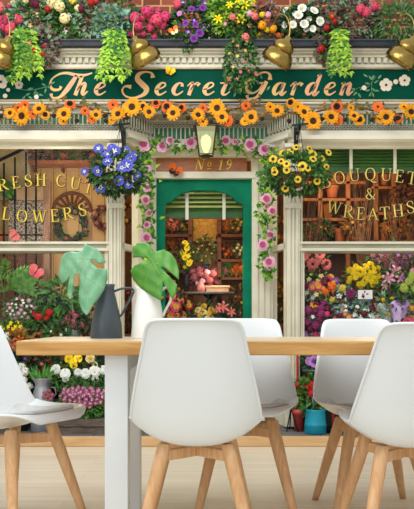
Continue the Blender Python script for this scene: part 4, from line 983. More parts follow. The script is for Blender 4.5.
bush('plum_bouquet', 'deep purple and magenta blooms at lower left of right window', 'bouquet', 314, 320, Yb-.05, 23, 18, [('cluster','burgundy',9,4.6),('cluster','plum',9,4.6),('star','white',4,2),('cluster','magenta',3,4)], ('burg',130,6,3,.3,'dark'), ('bucket',ZINC,22,346,332), GR, seed=82, spots=[('cluster','plum',306,311,6),('cluster','lilac',304,333,4.5),('star','sun',311,305,3.4),('star','sun',314,308,3.4)])
bush('chrysanthemum_bouquet', 'bright yellow chrysanthemum bouquet above the white gift card', 'bouquet', 364, 276, Yb+.08, 19, 13, [('mum','yellow',34,3.4,'sun')], ('olive',90,6,2.6), ('bucket',ZINC,18,346,294), GR, seed=83)
bush('pale_bouquet', 'pale teal foliage with cream flowers behind the purple ball', 'bouquet', 341, 300, Yb, 15, 12, [('star','white',7,2.8),('mum','paleyel',2,4.4)], ('teal',150,6,3.4,.3,'mid'), ('bucket',ZINC,16,346,312), GR, seed=84, spots=[('mum','paleyel',341,289,5)])
bush('burgundy_bouquet', 'burgundy and white posies along the bottom of right window', 'bouquet', 355, 317, Yb-.07, 24, 13, [('cluster','burgundy',7,4),('rose','dustpink',5,3.6),('star','white',14,2.4),('star','coralp',4,2.4)], ('teal',140,6,2.8,.3,'dark'), ('bucket',ZINC,24,346,328), GR, seed=85)
bush('purple_dahlia', 'single round purple flower left of the gift card', 'flower', 350, 294, Yb-.09, 4, 4, [], ('dark',14,5,3), ('vase',SLATE,7,346,300), GR, seed=86, spots=[('mum','plum',350,294,5.6,'violet')])
bush('wrapped_bouquet', 'mauve cellophane wrapped bouquet behind pink lilies', 'bouquet', 391, 256, Yu, 22, 13, [('star','dustpink',14,3),('star','lilac',9,2.6)], ('dusty',100,7,3,.3,'mid'), ('wrap',CELLM,40,318,256), GR, seed=87)
bush('lily_bouquet', 'pink lily bouquet left of green chrysanthemums', 'bouquet', 391, 284, Yb+.06, 15, 14, [('star','lilac',4,2.4)], ('mid',100,9,3,.3,'dark'), ('bucket',ZINC,16,346,300), GR, seed=88, spots=[('lily','pink',394,272,8,'palepink'),('lily','pink',386,279,7,'palepink'),('lily','pink',398,278,6,'palepink'),('lily','pink',383,286,4.5,'palepink')])
bush('green_mum_bouquet', 'lime green chrysanthemums at right edge of the window', 'bouquet', 409, 284, Yb+.02, 14, 13, [('star','violet',3,2.6)], ('mid',90,7,3), ('bucket',ZINC,16,346,300), GR, seed=89, spots=[('mum','limec',402,288,5,'paleyel'),('mum','limec',410,277,5,'paleyel'),('mum','limec',406,282,4.6,'paleyel'),('mum','limec',412,288,5,'paleyel'),('mum','pink',413,272,4.5),('star','violet',404,293,3)])
bush('crocus_bouquet', 'lilac flowers in a ruffled lilac paper wrap', 'bouquet', 399, 304, Yb-.08, 9, 7, [('tulip','lilac',7,3)], ('mid',30,7,2.4), ('wrap',CELLO,22,338,304), GR, seed=90)
bush('tulip_bouquet', 'yellow tulips in grey green wrapping right of burgundy posies', 'bouquet', 385, 306, Yb-.05, 7, 9, [('tulip','yellow',4,3.6)], ('silver',40,9,2.4), ('wrap',CELLG,20,340,306), GR, seed=91)
bush('daisy_bouquet', 'small yellow daisies in wrapping at bottom right of window', 'bouquet', 412, 312, Yb-.06, 9, 9, [('daisy','sun',5,4)], ('olive',40,8,3), ('wrap',CELLG,18,340,314), GR, seed=92)
bush('pink_bouquet', 'magenta petals lying at the window foot beside right chair', 'bouquet', 408, 324, Yb-.1, 12, 5, [('petunia','magenta',6,4.2),('petunia','pink',3,3.4)], ('dark',40,5,3), ('wrap',CELLG,14,342,328), GR, seed=93)
t = thing('gift_card', at(365, 300, 5.3), 'white gift card with dark floral print below yellow chrysanthemums', 'card')
B().pbox(358, 372.5, 290, 299, 5.28, 5.284).build('card', PAPERW, t)
b = B(); 
for (x, y, a) in ((362,294,.5),(363,295,2),(364,293,-1),(365,296,2.8),(366,294,0),(363,296,1.3)): stroke(b, [(x,y,.4),(x+1.4*math.cos(a),y+1.4*math.sin(a),1.3),(x+2.6*math.cos(a),y+2.6*math.sin(a),.4)], 5.277, .002)
b.build('floral_print', fc('burgundy',(0,0,0)), t)
B().tube([at(365, 299, 5.284), at(365, 330, 5.33)], .002, 5).build('card_stick', STEM, t)

# shelving in the right room
def shelf_unit(x0, x1, y0, y1, Y, ys, label, posts, mt=OWOOD, dep=.22):
    t = thing('shelving_unit', at((x0+x1)/2, y1, Y), label, 'shelves')
    for x in posts: bevel(B().pbox(x, x+4.5, y0, y1, Y-.02, Y+.02).build('upright', mt, t), .003, 1)
    for y in ys: bevel(B().pbox(x0, x1, y, y+3, Y-.02, Y+dep-.02).build('shelf_board', mt, t), .003, 1)
    return t
shelf_unit(300, 366, 155, 380, 6.05, (181, 198, 218, 244, 300), 'orange pine shelves seen behind Bouquets lettering', (318, 346))
shelf_unit(372, 440, 150, 380, 6.05, (186, 212, 240, 290), 'tall pine shelving at right behind Wreaths lettering', (374, 392, 430))
for i, (x, y, w, h, mt_, lab) in enumerate(((332,198,13,12,TERRA,'terracotta pot on the second pine shelf behind Bouquets'),(328,218,10,14,OWOOD,'square orange box on pine shelf below the terracotta pot'),(341,181,8,9,WICK,'wicker pot on the topmost pine shelf'),(340,244,12,15,TERRA,'wide terracotta pot just above the right window rail'),(384,186,10,11,TERRA,'orange pot on the upper right shelving'),(402,212,14,13,WICK,'wicker basket on right shelving behind letter H'),(384,240,9,17,TERRA,'tall orange pot right of the centre in right window'),(410,240,12,15,OWOOD,'pine tub at far right above the window rail'))):
    k = 6.1/F; p = at(x, y, 6.1); R = w*k/2; h_ = h*k
    o = B().lathe([(R*.7,0),(R*.95,h_*.75),(R*1.06,h_*.76),(R*1.06,h_),(R*.9,h_),(R*.8,h_*.8),(1e-6,h_*.78)], p, 18 if mt_ != OWOOD else 4).build('flower_pot', mt_, None, False, p)
    tag(o, lab, 'pot', 'pots on the pine shelves')
def twigs(x, y0, y1, Y, spread, n, label, seed, curl=.2):
    rng = random.Random(seed); t = thing('twig_bundle', at(x, y1, Y), label, 'twigs'); k = Y/F; b = B()
    for i in range(n):
        a = rng.uniform(-1,1); p = at(x+a*2, y1, Y); L = (y1-y0)*k*rng.uniform(.6,1.05); pts = []
        ph = rng.uniform(0,6)
        for j in range(10):
            s = j/9; pts.append(p+Vector((a*spread*k*s**1.4+math.sin(ph+s*7)*curl*.08*s, -.05*rng.uniform(0,1)*s, L*s)))
        b.tube(pts, [.005*(1-.7*j/9) for j in range(10)], 4)
    b.build('twigs', BARK, t)
    b = B(); p = at(x, y1+6, Y); b.lathe([(5*k,-18*k),(7*k,0),(8*k,12*k),(7*k,12*k),(1e-6,10*k)], p, 16); b.build('vase', WICK, t, True)
twigs(308, 172, 300, 5.66, 16, 26, 'curly willow twigs left of the Wreaths lettering', 101)
twigs(362, 165, 300, 5.68, 14, 24, 'bare brown twigs standing behind the ampersand', 102)
twigs(398, 185, 300, 5.67, 18, 18, 'dry twigs at right behind the letters T and H', 103)
for i, (x, y, rx, ry, lf, fl, lab) in enumerate(((334,170,9,6,'brown','goldc','dried brown posy on top of pine shelves behind letter O'),(356,226,12,12,'autumn','goldc','dried amber posy below the letter E of Wreaths'),(404,196,11,9,'brown','dustpink','dried dusky posy behind the letter T of Wreaths'),(323,230,8,8,'dark','goldc','small green posy left of the Wreaths lettering'),(396,226,12,9,'autumn','orange','dried orange posy above the rail at right'),(308,233,9,6,'mid','coralp','green posy at the foot of the willow twigs'))):
    bush('dried_posy', lab, 'posy', x, y, 6.0, rx, ry, [('star',fl,6,2)], (lf,80,7,2.6,.4,'brown'), ('pot',TERRA,rx*.9,y+ry+6,y+ry), 'dried posies in the right room', seed=110+i)

# right window blind
def blind(x0, x1, ys, Y, tapes, label, bot, name='venetian_blind'):
    t = thing(name, at((x0+x1)/2, bot, Y), label, 'blind')
    GS = mat('blind_green', (86,140,48), (62,108,36), 8, .6); CS = mat('blind_cream', (214,218,140), (196,200,116), 8, .6)
    for i, y in enumerate(ys):
        a = at(x0, y, Y); c = at(x1, y, Y); b = B(); b.obb(a, c, .034, .004, up=Vector((0,-.55,1)).normalized()); b.build('slat', CS if (name == 'door_blind') else GS, t)
    B().pbox(x0, x1, bot-5.5, bot, Y-.012, Y+.012).build('bottom_rail', mat('blind_green_dark', (40,92,36), (32,78,30), 8, .5), t)
    B().pbox(x0, x1, ys[0]-3, bot-3, Y+.03, Y+.034).build('backing', mat('blind_back', (66,118,34), (52,98,28), 8, .8), t)
    for x in tapes: B().pbox(x-1.6, x+1.6, ys[0]-2, bot+1.5, Y-.03, Y-.027).build('ladder_tape', CREAM, t)
blind(302, 478, [146+i*3.1 for i in range(7)], SH+.12, (351, 395, 440), 'green slatted blind at the top of the right window', 172)
blind(166, 242, [189,193,197.5,202,206.5], DR+.12, (187, 224), 'green blind with cream slats behind the door glass', 218, 'door_blind')

# ============================================================ SHOP INTERIOR, MIDDLE ROOM
o = B().pbox(193, 217, 219, 241, 6.2, 6.26).build('rattan_panel', mat('golden_rattan', (206,160,70), (170,118,40), 40, .7, bump=.3), None); tag(o, 'golden woven panel on back wall seen through the door', 'panel')
shelf_unit(160, 192, 190, 400, 6.05, (234, 251, 270, 294), 'dark shelves at left inside the doorway', (160, 188), DWOOD)
shelf_unit(216, 250, 190, 400, 6.05, (234, 259, 277, 300), 'dark shelves at right inside the doorway', (217, 244), DWOOD)
GD = 'posies on the shelves inside the doorway'
for i, (x, y, rx, ry, lf, fl, kd, lab) in enumerate((
    (172,226,9,6,'brown','coralp','star','rust coloured dried posy on topmost left shelf inside doorway'),(184,227,6,5,'dark','goldc','star','small amber posy right of rust one, topmost left shelf'),
    (171,244,8,5,'autumn','orange','star','orange dried posy on second left shelf inside doorway'),(182,243,6,5,'brown','dustpink','berry','dusky seed head posy on second left shelf inside doorway'),
    (171,262,8,6,'autumn','coralp','star','coral posy on third left shelf inside doorway'),(172,286,9,6,'brown','goldc','berry','brown seed head posy on lowest left shelf inside doorway'),
    (225,225,7,7,'autumn','orange','star','orange leafy posy on top right shelf inside doorway'),(238,226,7,6,'olive','goldc','berry','olive seed head posy on top right shelf inside doorway'),
    (226,251,8,6,'brown','orange','star','copper posy below the top right shelf inside doorway'),(239,251,6,6,'olive','cream','berry','pale posy at right edge of door glass'),
    (238,270,8,5,'autumn','orange','daisy','bright orange posy on lower right shelf inside doorway'),(224,270,6,5,'mid','dustpink','star','green posy beside bright orange one inside doorway'))):
    bush('shelf_posy', lab, 'posy', x, y, 6.12, rx, ry, [(kd, fl, 7, 2.4)], (lf,70,6,2.6), ('pot', TERRA if i % 2 else WICK, rx, y+ry+2, y+ry-2), GD, seed=130+i)
bush('yellow_orchid', 'tall stem of yellow orchids seen through the door glass', 'orchid', 187, 256, 5.95, 6, 15, [('star','yellow',10,2.8,'sun')], ('dark',60,6,2.4), ('vase',SLATE,6,290,271), None, seed=150, spots=[('petunia','yellow',185,243,3),('petunia','yellow',187,249,3),('petunia','yellow',185,258,3.4),('petunia','yellow',189,264,3.2)])
bush('fine_branch_plant', 'fine dark green branches before the golden panel', 'plant', 205, 250, 5.98, 10, 14, [('berry','goldc',10,1.2)], ('olive',90,5,1.8,.4,'dark'), ('pot',SLATE,8,290,264), None, seed=151)
t = thing('round_table', at(210, 330, 5.8), 'dark round table with pale top inside the doorway', 'table')
k = 5.8/F; cc = at(210, 292.5, 5.8)
B().lathe([(27*k,-.016),(28*k,-.008),(28*k,0),(1e-6,.001)], cc, 32).build('table_top', mat('grey_table_top', (150,138,126), (120,106,94), 8, .5), t, True)
B().lathe([(.05,-cc.z+PZ),(.03,-.3),(.02,-.05),(.06,-.016)], cc, 12).build('pedestal', SLATE, t)
bush('hydrangea_bouquet', 'dusky pink hydrangeas on round table inside doorway', 'bouquet', 203, 277, 5.8, 13, 9, [('cluster','dustpink',8,4.4),('cluster','pink',3,3.6)], ('burg',70,6,3), ('vase',SLATE,9,292,282), None, seed=152)
k = 5.78/F; p = at(201, 292.2, 5.72)
o = B().lathe([(3.4*k,0),(4.2*k,3.5*k),(3*k,8*k),(1.7*k,9.5*k),(2*k,11*k),(1.4*k,11*k),(1e-6,9*k)], p, 16).build('pink_vase', mat('pink_glass', (232,150,142), (216,120,116), 8, .25), None, True, p); tag(o, 'small pink vase at the front of round table', 'vase')
t = thing('wooden_box', at(216, 292.3, 5.74), 'pale lidded box on round table right of pink vase', 'box')
bevel(B().pbox(206, 229, 287, 292.3, 5.74, 5.84).build('box_body', mat('pale_box', (196,160,130), (176,138,108), 12, .6), t), .003); bevel(B().pbox(205, 230, 285.5, 287.5, 5.73, 5.85).build('lid', mat('pale_box_lid', (212,180,150), None, 12, .6), t), .003)
bush('red_rose_bucket', 'bucket of crimson roses behind the white jug inside the doorway', 'bouquet', 176, 308, 5.68, 14, 14, [('rose','red',4,3.6),('rose','hot',5,4.2)], ('dark',110,7,3,.3,'brown'), ('bucket',SLATE,20,372,322), None, seed=153, spots=[('rose','hot',171,316,5),('rose','hot',176,307,5),('rose','red',189,306,4.6)])
bush('lily_pot', 'coral lilies at centre bottom of the door glass', 'bouquet', 224, 313, 5.7, 12, 10, [('star','dustpink',3,2)], ('dark',90,6,3), ('bucket',SLATE,18,372,324), None, seed=154, spots=[('lily','coralp',223,307,6,'paleyel'),('lily','coralp',231,312,5.6,'paleyel'),('lily','coralp',218,309,4,'paleyel')])
bush('cream_rose_pot', 'cream and golden roses left of the coral lilies', 'bouquet', 207, 314, 5.69, 11, 11, [('rose','cream',5,3.4),('rose','goldc',6,3.4)], ('olive',90,6,3), ('bucket',SLATE,16,372,326), None, seed=155)
bush('leafy_pot', 'dark brown leafy plant at lower right of door glass', 'plant', 239, 302, 5.75, 8, 16, [('berry','goldc',5,1.8)], ('brown',90,7,3,.4,'dark'), ('pot',TERRA,12,372,318), None, seed=156)

# ============================================================ ON THE PAVEMENT, LEFT
def pv(Y): return zz(0, Y)
def pavy(Y): return HY+(EYE-PZ)/Y*F     # elevation line where the pavement lies at depth Y
t = thing('plant_stand', at(70, pavy(5.05), 5.05), 'dark two tier stand holding white flowers outside left window', 'stand')
z1 = zz(398, 5.12)
a, c = at(-20,0,5.1).x, at(107,0,5.1).x
bevel(B().box(a, c, 5.03, 5.18, z1-.02, z1).build('stand_shelf', SLATE, t), .002, 1)
for x in (a+.01, (a+c)/2, c-.03):
    B().box(x, x+.02, 5.05, 5.07, PZ, z1-.02).build('leg', SLATE, t); B().box(x, x+.02, 5.15, 5.17, PZ, z1-.02).build('leg', SLATE, t)
GP = 'potted flowers outside the left window'
Ys = 5.1
bush('cyclamen_plant', 'white ruffled flowers left of the table leg on upper stand', 'plant', 91, 378, Ys, 16, 12, [('ruffle','white',4,4)], ('mid',90,6,3,.3,'dark'), ('pot',SLATE,16,398,386), GP, seed=160, spots=[('ruffle','white',96,371,6.5,'white'),('ruffle','white',87,373,6,'white'),('ruffle','white',104,370,5,'white'),('ruffle','white',79,372,5,'white')])
bush('cyclamen_plant', 'white flowers beside the milk churn on upper stand', 'plant', 62, 377, Ys, 14, 12, [('ruffle','white',3,3.6)], ('mid',100,6,3,.3,'fresh'), ('pot',SLATE,14,398,386), GP, seed=161, spots=[('ruffle','white',57,369,6,'white'),('ruffle','white',67,373,5.6,'white'),('ruffle','white',51,382,3.6)])
bush('pansy_plant', 'yellow and white pansies just under the table edge', 'plant', 82, 362, 5.16, 19, 9, [], ('dark',130,6,3,.3,'brown'), ('pot',SLATE,14,398,372), GP, seed=162, spots=[('pansy','yellow',71,358,5,'sun'),('pansy','yellow',80,358,5,'sun'),('pansy','yellow',76,364,4.6,'sun'),('pansy','cream',92,358,5,'sun'),('pansy','cream',96,364,3.6,'sun')])
bush('leafy_plant', 'dark foliage under the left corner of table', 'plant', 38, 362, 5.16, 28, 12, [('star','violet',3,2.2),('star','coralp',3,2)], ('dark',190,7,3.4,.3,'brown'), ('pot',SLATE,18,398,374), GP, seed=163)  # dark green and brown leaf colours
bush('white_stock_plant', 'cluster of white blossoms left of the milk churn', 'plant', 23, 379, 5.04, 11, 13, [('cluster','white',7,4.6,'cream')], ('mid',60,6,3), ('pot',SLATE,14,pavy(5.04),398), GP, seed=164)
bush('heather_trough', 'trough of purple heather over green foliage beside table leg', 'planter', 84, 402, 4.97, 24, 17, [], ('fresh',380,5,2.2,.4,'mid'), ('crate',GREYWOOD,60,433,418), GP, seed=165, rel_depth=.35,
     spots=[('heather','heather',84+22*math.sqrt((i+.5)/52)*math.cos(i*2.39996),397-3*math.cos((i*2.39996))**2+10.5*math.sqrt((i+.5)/52)*math.sin(i*2.39996),3.3,'palepink') for i in range(52)])
bush('leafy_plant', 'fine green plants behind the purple heather', 'plant', 86, 389, 5.04, 24, 9, [], ('mid',220,6,2.4,.3,'dark'), ('pot',SLATE,16,pavy(5.04),398), GP, seed=166)
t = thing('milk_churn', at(42, pavy(4.97), 4.97), 'grey metal milk churn with tulip leaves beside left chair', 'churn')
k = 4.97/F; base = at(42, pavy(4.97), 4.97)
hh = (pavy(4.97)-378)*k
B().lathe([(10*k,0),(11*k,.01),(11*k,hh-24*k),(10.5*k,hh-19*k),(7*k,hh-10*k),(6.6*k,hh-6*k),(9.6*k,hh-1*k),(10*k,hh),(8.6*k,hh),(6*k,hh-5*k),(1e-6,hh-6*k)], base, 28).build('churn_body', ZINC, t, True)
b = B()
for sg in (-1,1): b.tube([base+Vector((sg*10.5*k,0,hh-20*k)), base+Vector((sg*14*k,0,hh-16*k)), base+Vector((sg*13*k,0,hh-10*k)), base+Vector((sg*7.5*k,0,hh-9*k))], .004, 6)
b.build('handle', ZINC, t, True)
b = B(); rng = random.Random(7)
for i in range(34):
    a = rng.uniform(-1,1); b.leaf(base+Vector((a*5*k, rng.uniform(-.01,.01), hh-5*k)), (a*.9, -.25, 1), (0,-1,.2), rng.uniform(12,20)*k, 3.2*k, .2, .25)
b.build('tulip_leaves', LG['fresh'], t)
rr = random.Random(3)
for (x, y) in ((45,393),(49,391),(52,395),(47,397),(51,399),(44,397)): place_flower(t, 'cluster', 'dustpink', at(x, y, 4.86), (0,-1,.2), 2.6*k, rr, 'white', name='pink_posy_head')
B().tube([at(48,396,4.865), at(47,410,4.885)], .003, 5).build('posy_stem', STEM, t)
bush('white_flower_plant', 'low plant with white flowers at left window corner by table end', 'plant', 3, 339, 5.1, 9, 6, [('petunia','white',4,4)], ('dark',40,6,3), ('pot',SLATE,12,398,346), GP, seed=167)
bush('croton_plant', 'orange and rust leaved plant at table left corner', 'plant', 20, 341, 5.12, 13, 7, [], ('autumn',60,10,4,.3), ('pot',SLATE,12,398,348), GP, seed=168, spots=[('lily','coralp',14,343,6),('lily','orange',22,340,5)])
bush('fern_pot', 'green potted plant between the two table legs', 'plant', 138, 392, 5.05, 14, 22, [('star','white',5,2.4)], ('dark',180,7,3,.4,'mid'), ('pot',SLATE,16,pavy(5.05),410), None, seed=169)
# right pavement
t = thing('flower_stand', at(312, pavy(5.06), 5.06), 'red metal flower stand under right window', 'stand')
k = 5.06/F
for x in (297.5, 333): 
    for dy in (0, .1): B().tube([at(x, 352, 5.0+dy), Vector((at(x,0,5.0+dy).x, 5.0+dy, PZ))], .008 if dy == 0 else .006, 8).build('leg', REDM, t)
for y in (380, 396): B().pbox(297, 334, y, y+1.8, 5.0, 5.1).build('stand_shelf', REDM if y < 390 else SLATE, t)
bush('orchid_bowl', 'purple orchids in a glass green bowl on red stand', 'plant', 315, 363, 5.05, 13, 7, [('petunia','lilac',4,4.4)], ('dark',50,6,3), ('pot',mat('bottle_green_bowl', (74,96,92), (50,70,66), 6, .2),24,380,369), None, seed=170, spots=[('petunia','lilac',313,361,6,'violet'),('petunia','violet',320,357,4.6),('petunia','lilac',325,364,4.6,'violet')])
GQ = 'red geraniums near the teal can'
bush('geranium_plant', 'red geraniums rising behind the teal watering can', 'plant', 310, 396, 4.98, 11, 20, [('star','red',4,3)], ('mid',150,7,4.6,.3,'olive'), ('pot',SLATE,12,pavy(4.98),414), GQ, seed=171, spots=[('cluster','red',312,385,5.4),('cluster','red',311,392,5),('cluster','red',316,381,3.8)])
bush('geranium_plant', 'red and green plant in the coral pot', 'plant', 299, 396, 5.02, 8, 13, [('star','red',3,2.6)], ('olive',90,6,4,.3,'mid'), ('pot',CORAL,13,pavy(5.02),409), GQ, seed=172, spots=[('cluster','red',297,385,3)])
t = thing('watering_can', at(315.5, pavy(4.92), 4.92), 'teal metal watering can standing on the grey pavement', 'watering can')
k = 4.92/F; base = at(315.5, pavy(4.92), 4.92); base.z = PZ
B().lathe([(10.6*k,0),(11.2*k,.006),(11*k,8*k),(11.3*k,8.6*k),(10.7*k,9.4*k),(9.6*k,22*k),(10.2*k,23*k),(10*k,24*k),(9*k,24*k),(8.6*k,21*k),(1e-6,20*k)], base, 30).build('can_body', TEAL, t, True)
B().tube([base+Vector((-9*k,0,22*k)), base+Vector((-8.5*k,0,34*k)), base+Vector((-5*k,0,41*k)), base+Vector((-3*k,0,34*k)), base+Vector((-2*k,0,24*k))], .0045, 8).build('can_handle', mat('pale_teal_metal', (120,186,196), None, 8, .35), t, True)
B().tube([base+Vector((3*k,10*k,8*k)), base+Vector((5*k,17*k,14*k)), base+Vector((6*k,20*k,20*k))], [.014,.011,.009], 10).build('spout', TEAL, t, True)
p = at(331, pavy(4.95), 4.95); p.z = PZ; k = 4.95/F
o = B().lathe([(7*k,0),(10*k,4*k),(11*k,5*k),(10*k,5*k),(6.5*k,1.5*k),(1e-6,1.3*k)], p, 20).build('plant_saucer', BLACK, None, True, p); tag(o, 'dark saucer on the pavement right of watering can', 'saucer')
t = thing('folding_easel', at(294, pavy(4.98), 4.98), 'small black folding easel on the pavement beside coral pot', 'easel')
p = at(291, 408, 5.02)
for x, dy in ((286, -.04), (297, -.04), (291, .08)): B().tube([p, Vector((at(x,0,5.02).x, 5.02+dy, PZ))], .0045, 6).build('leg', BLACK, t)

# ============================================================ DINING TABLE
TF, TB = 2.62, 3.27
t = thing('dining_table', (.3, 2.95, 0), 'long dining table with pale oak top and white square legs', 'table')
o = B().box(-.683, 1.58, TF, TB, .70, .75).build('table_top', OAK, t); bevel(o, .004)
o = B().box(-.678, 1.575, TF+.004, TB-.004, .7495, .7512).build('table_top_surface', OAKTOP, t)
for x in (-.372, 1.19):
    for y in (TF+.045, TB-.125): bevel(B().box(x, x+.084, y, y+.08, 0, .70).build('leg', WHITEM, t), .002)
    bevel(B().box(x, x+.084, TF+.125, TB-.125, .64, .70).build('cross_rail', WHITEM, t), .002)


# ============================================================ CHAIRS
CL = [  # y, z, half width, side lift
 (.240,.436,.110,.0),(.238,.448,.150,.002),(.224,.462,.182,.006),(.19,.462,.203,.014),(.12,.436,.222,.038),(.03,.402,.233,.07),(-.06,.384,.240,.092),
 (-.125,.380,.240,.108),(-.168,.398,.238,.112),(-.197,.445,.234,.10),(-.212,.51,.226,.084),(-.226,.58,.212,.068),(-.240,.66,.194,.052),(-.251,.73,.178,.040),(-.260,.785,.166,.028),(-.2645,.81,.155,.018),(-.2665,.822,.140,.010),(-.2675,.828,.112,.004)]
def shell_grid(rows, us, inset=1.0, lift=0.0, zoff=0.0):
    b = B(); nu = len(us)
    for i, (y, z, w, l) in enumerate(rows):
        a = rows[max(i-1,0)]; c = rows[min(i+1,len(rows)-1)]
        ty, tz = c[0]-a[0], c[1]-a[1]; L = math.hypot(ty, tz); ny, nz = tz/L, -ty/L
        for u in us:
            q = l*abs(u*inset)**2.6+lift
            b.v.append((u*w*inset, y+ny*q, z+nz*q+zoff))
    for i in range(len(rows)-1):
        for j in range(nu-1): b.face((i*nu+j, i*nu+j+1, (i+1)*nu+j+1, (i+1)*nu+j))
    return b
US = [-1,-.92,-.78,-.58,-.3,0,.3,.58,.78,.92,1]
def chair_root(label): 
    r = thing('dining_chair', (0,0,0), label, 'chair', 'white shell chairs with beech legs at the table'); return r
def make_chair(label):
    r = chair_root(label)
    o = shell_grid(CL, US).build('seat_shell', WHITEP, r, True)
    md = o.modifiers.new('thick', 'SOLIDIFY'); md.thickness = .011; md.offset = -1
    md = o.modifiers.new('sub', 'SUBSURF'); md.levels = 2; md.render_levels = 2
    rows = CL[2:9]; n = len(rows)
    mm = [.70,.88,.95,.96,.95,.9,.74]; rows = [(y-(.006 if i == 0 else 0), z, w*mm[i], l) for i, (y, z, w, l) in enumerate(rows)]
    o = shell_grid(rows, US[1:-1], .93, .015).build('seat_cushion', CUSH, r, True)
    md = o.modifiers.new('thick', 'SOLIDIFY'); md.thickness = .014; md.offset = 0
    md = o.modifiers.new('sub', 'SUBSURF'); md.levels = 2; md.render_levels = 2
    edge = []
    for (y, z, w, l), (y2, z2, w2, l2) in zip(CL[1:-1], CL[2:]+CL[-1:]):
        a = CL[max(0, CL.index((y, z, w, l))-1)]; ty, tz = y2-a[0], z2-a[1]; L = math.hypot(ty, tz) or 1
        edge.append((w, y+tz/L*l, z-ty/L*l))
    edge = edge[7:]; top = CL[-1]
    P = [(-x, y, z) for x, y, z in edge]+[(-top[2]*.9, top[0], top[1]), (0, top[0], top[1]+.0005), (top[2]*.9, top[0], top[1])]+[(-x, y, z) for x, y, z in [(-a, b_, c_) for a, b_, c_ in edge[::-1]]]
    P = [(x*.985, y-.003, z-.001) for x, y, z in P]; P = crom(P, 4); nP = len(P)
    B().tube(P, [.0056*min(1, (min(i, nP-1-i)+1)/8) for i in range(nP)], 8).build('edge_lip', WHITEP, r, True)
    for sx, sy in ((-1,-1),(1,-1),(-1,1),(1,1)):
        pt = Vector((sx*.112, sy*.10-.0, .385 if sy < 0 else .40)); pb = Vector((sx*.205, sy*.205, 0)); b = B()
        pts = [pt.lerp(pb, s) for s in (0,.25,.5,.75,1)]
        b.tube([pt+Vector((0,0,.008))]+pts, [.018,.0245,.0245,.022,.019,.0145], 14); b.build('leg', BEECH, r, True)
    for sx in (1, -1):
        b = B(); b.obb((-.108*sx, -.10, .35), (.108*sx, .10, .352), .026, .038); bevel(b.build('cross_bar', BEECH, r), .004)
    return r
def copy_tree(o, parent=None):
    c = o.copy(); COL.objects.link(c); c.parent = parent
    for ch in list(o.children): copy_tree(ch, c)
    return c
base = make_chair('white shell chair seen from behind, nearest the middle of the table')
spots = [(-.035, 2.68, -2, 1.0, None), (.722, 2.68, 3, .985, 'white shell chair at right edge of the photo, seen from behind'),
         (.165, 3.175, 178, 1.0, 'white chair across the table facing us, between the two rear view chairs'), (.712, 3.175, 183, .998, 'white chair across the table facing us, partly behind the right edge chair'),
         (-.775, 2.93, -120, 1.0, 'white cushioned chair at the left end of the table, cut by left edge')]
for i, (x, y, rz, sz, lab) in enumerate(spots):
    o = base if i == 0 else copy_tree(base)
    o.location = (x, y, 0); o.rotation_euler = (0, 0, math.radians(rz)); o.scale = (1, 1, sz)
    if lab: o['label'] = lab

# ============================================================ JUGS AND MONSTERA LEAVES
def jug(px, Y, mt, label, prof, handle, spout, name='jug'):
    k = Y/F; c = Vector(((px-HX)*k, Y, .7513)); t = thing(name, c, label, 'jug', None)
    b = B(); pr = [(r*k, h*k) for r, h in prof]; nz = 36
    o = len(b.v); inner = [(max(r-1.0*k, 1e-6), h) for r, h in pr[1:]][::-1]
    allp = [(1e-6, 0)]+pr+inner+[(1e-6, pr[1][1])]
    top = pr[-1][1]
    for (r, h) in allp:
        for q in range(nz):
            a = 2*PI*q/nz; s = max(0, math.cos(a-PI))**6*max(0, (h/top-.82)/.18)
            b.v.append((c.x+math.cos(a)*(r+spout*k*s), c.y+math.sin(a)*r, c.z+h+s*1.5*k))
    for i in range(len(allp)-1):
        for q in range(nz): b.face((o+i*nz+q, o+i*nz+(q+1)%nz, o+(i+1)*nz+(q+1)%nz, o+(i+1)*nz+q))
    b.build('jug_body', mt, t, True)
    b = B(); b.tube(crom([(c.x+x*k, c.y, c.z+h*k) for x, h in handle], 6), 1.25*k, 10); b.build('handle', mt, t, True)
    b = B(); b.lathe([((prof[0][0]+.3)*k, 0), ((prof[0][0]+.5)*k, 1.2*k), ((prof[0][0]-.1)*k, 2*k)], c, 36); b.build('foot_ring', mt, t, True)
    return t
jug(106.5, 3.0, ENAMELG, 'charcoal enamel jug on the table holding the pale monstera leaf',
    [(15.6,0),(16,2),(15,14),(13,26),(10.2,38),(8.2,46),(7.8,50),(8.6,54)], [(8,47),(15,49.5),(24,50),(27,47),(24,40),(19,31),(15.5,24),(13.5,22)], 3)
jug(148, 3.02, ENAMELW, 'white enamel jug behind the nearest chair holding the bright monstera leaf',
    [(16.8,0),(17,2),(16,14),(14.2,28),(12,40),(10.6,48),(10.8,52)], [(10.5,44),(15,49),(20,50.5),(23.5,46),(22.5,38),(18,29),(14.8,22)], 3, 'jug')

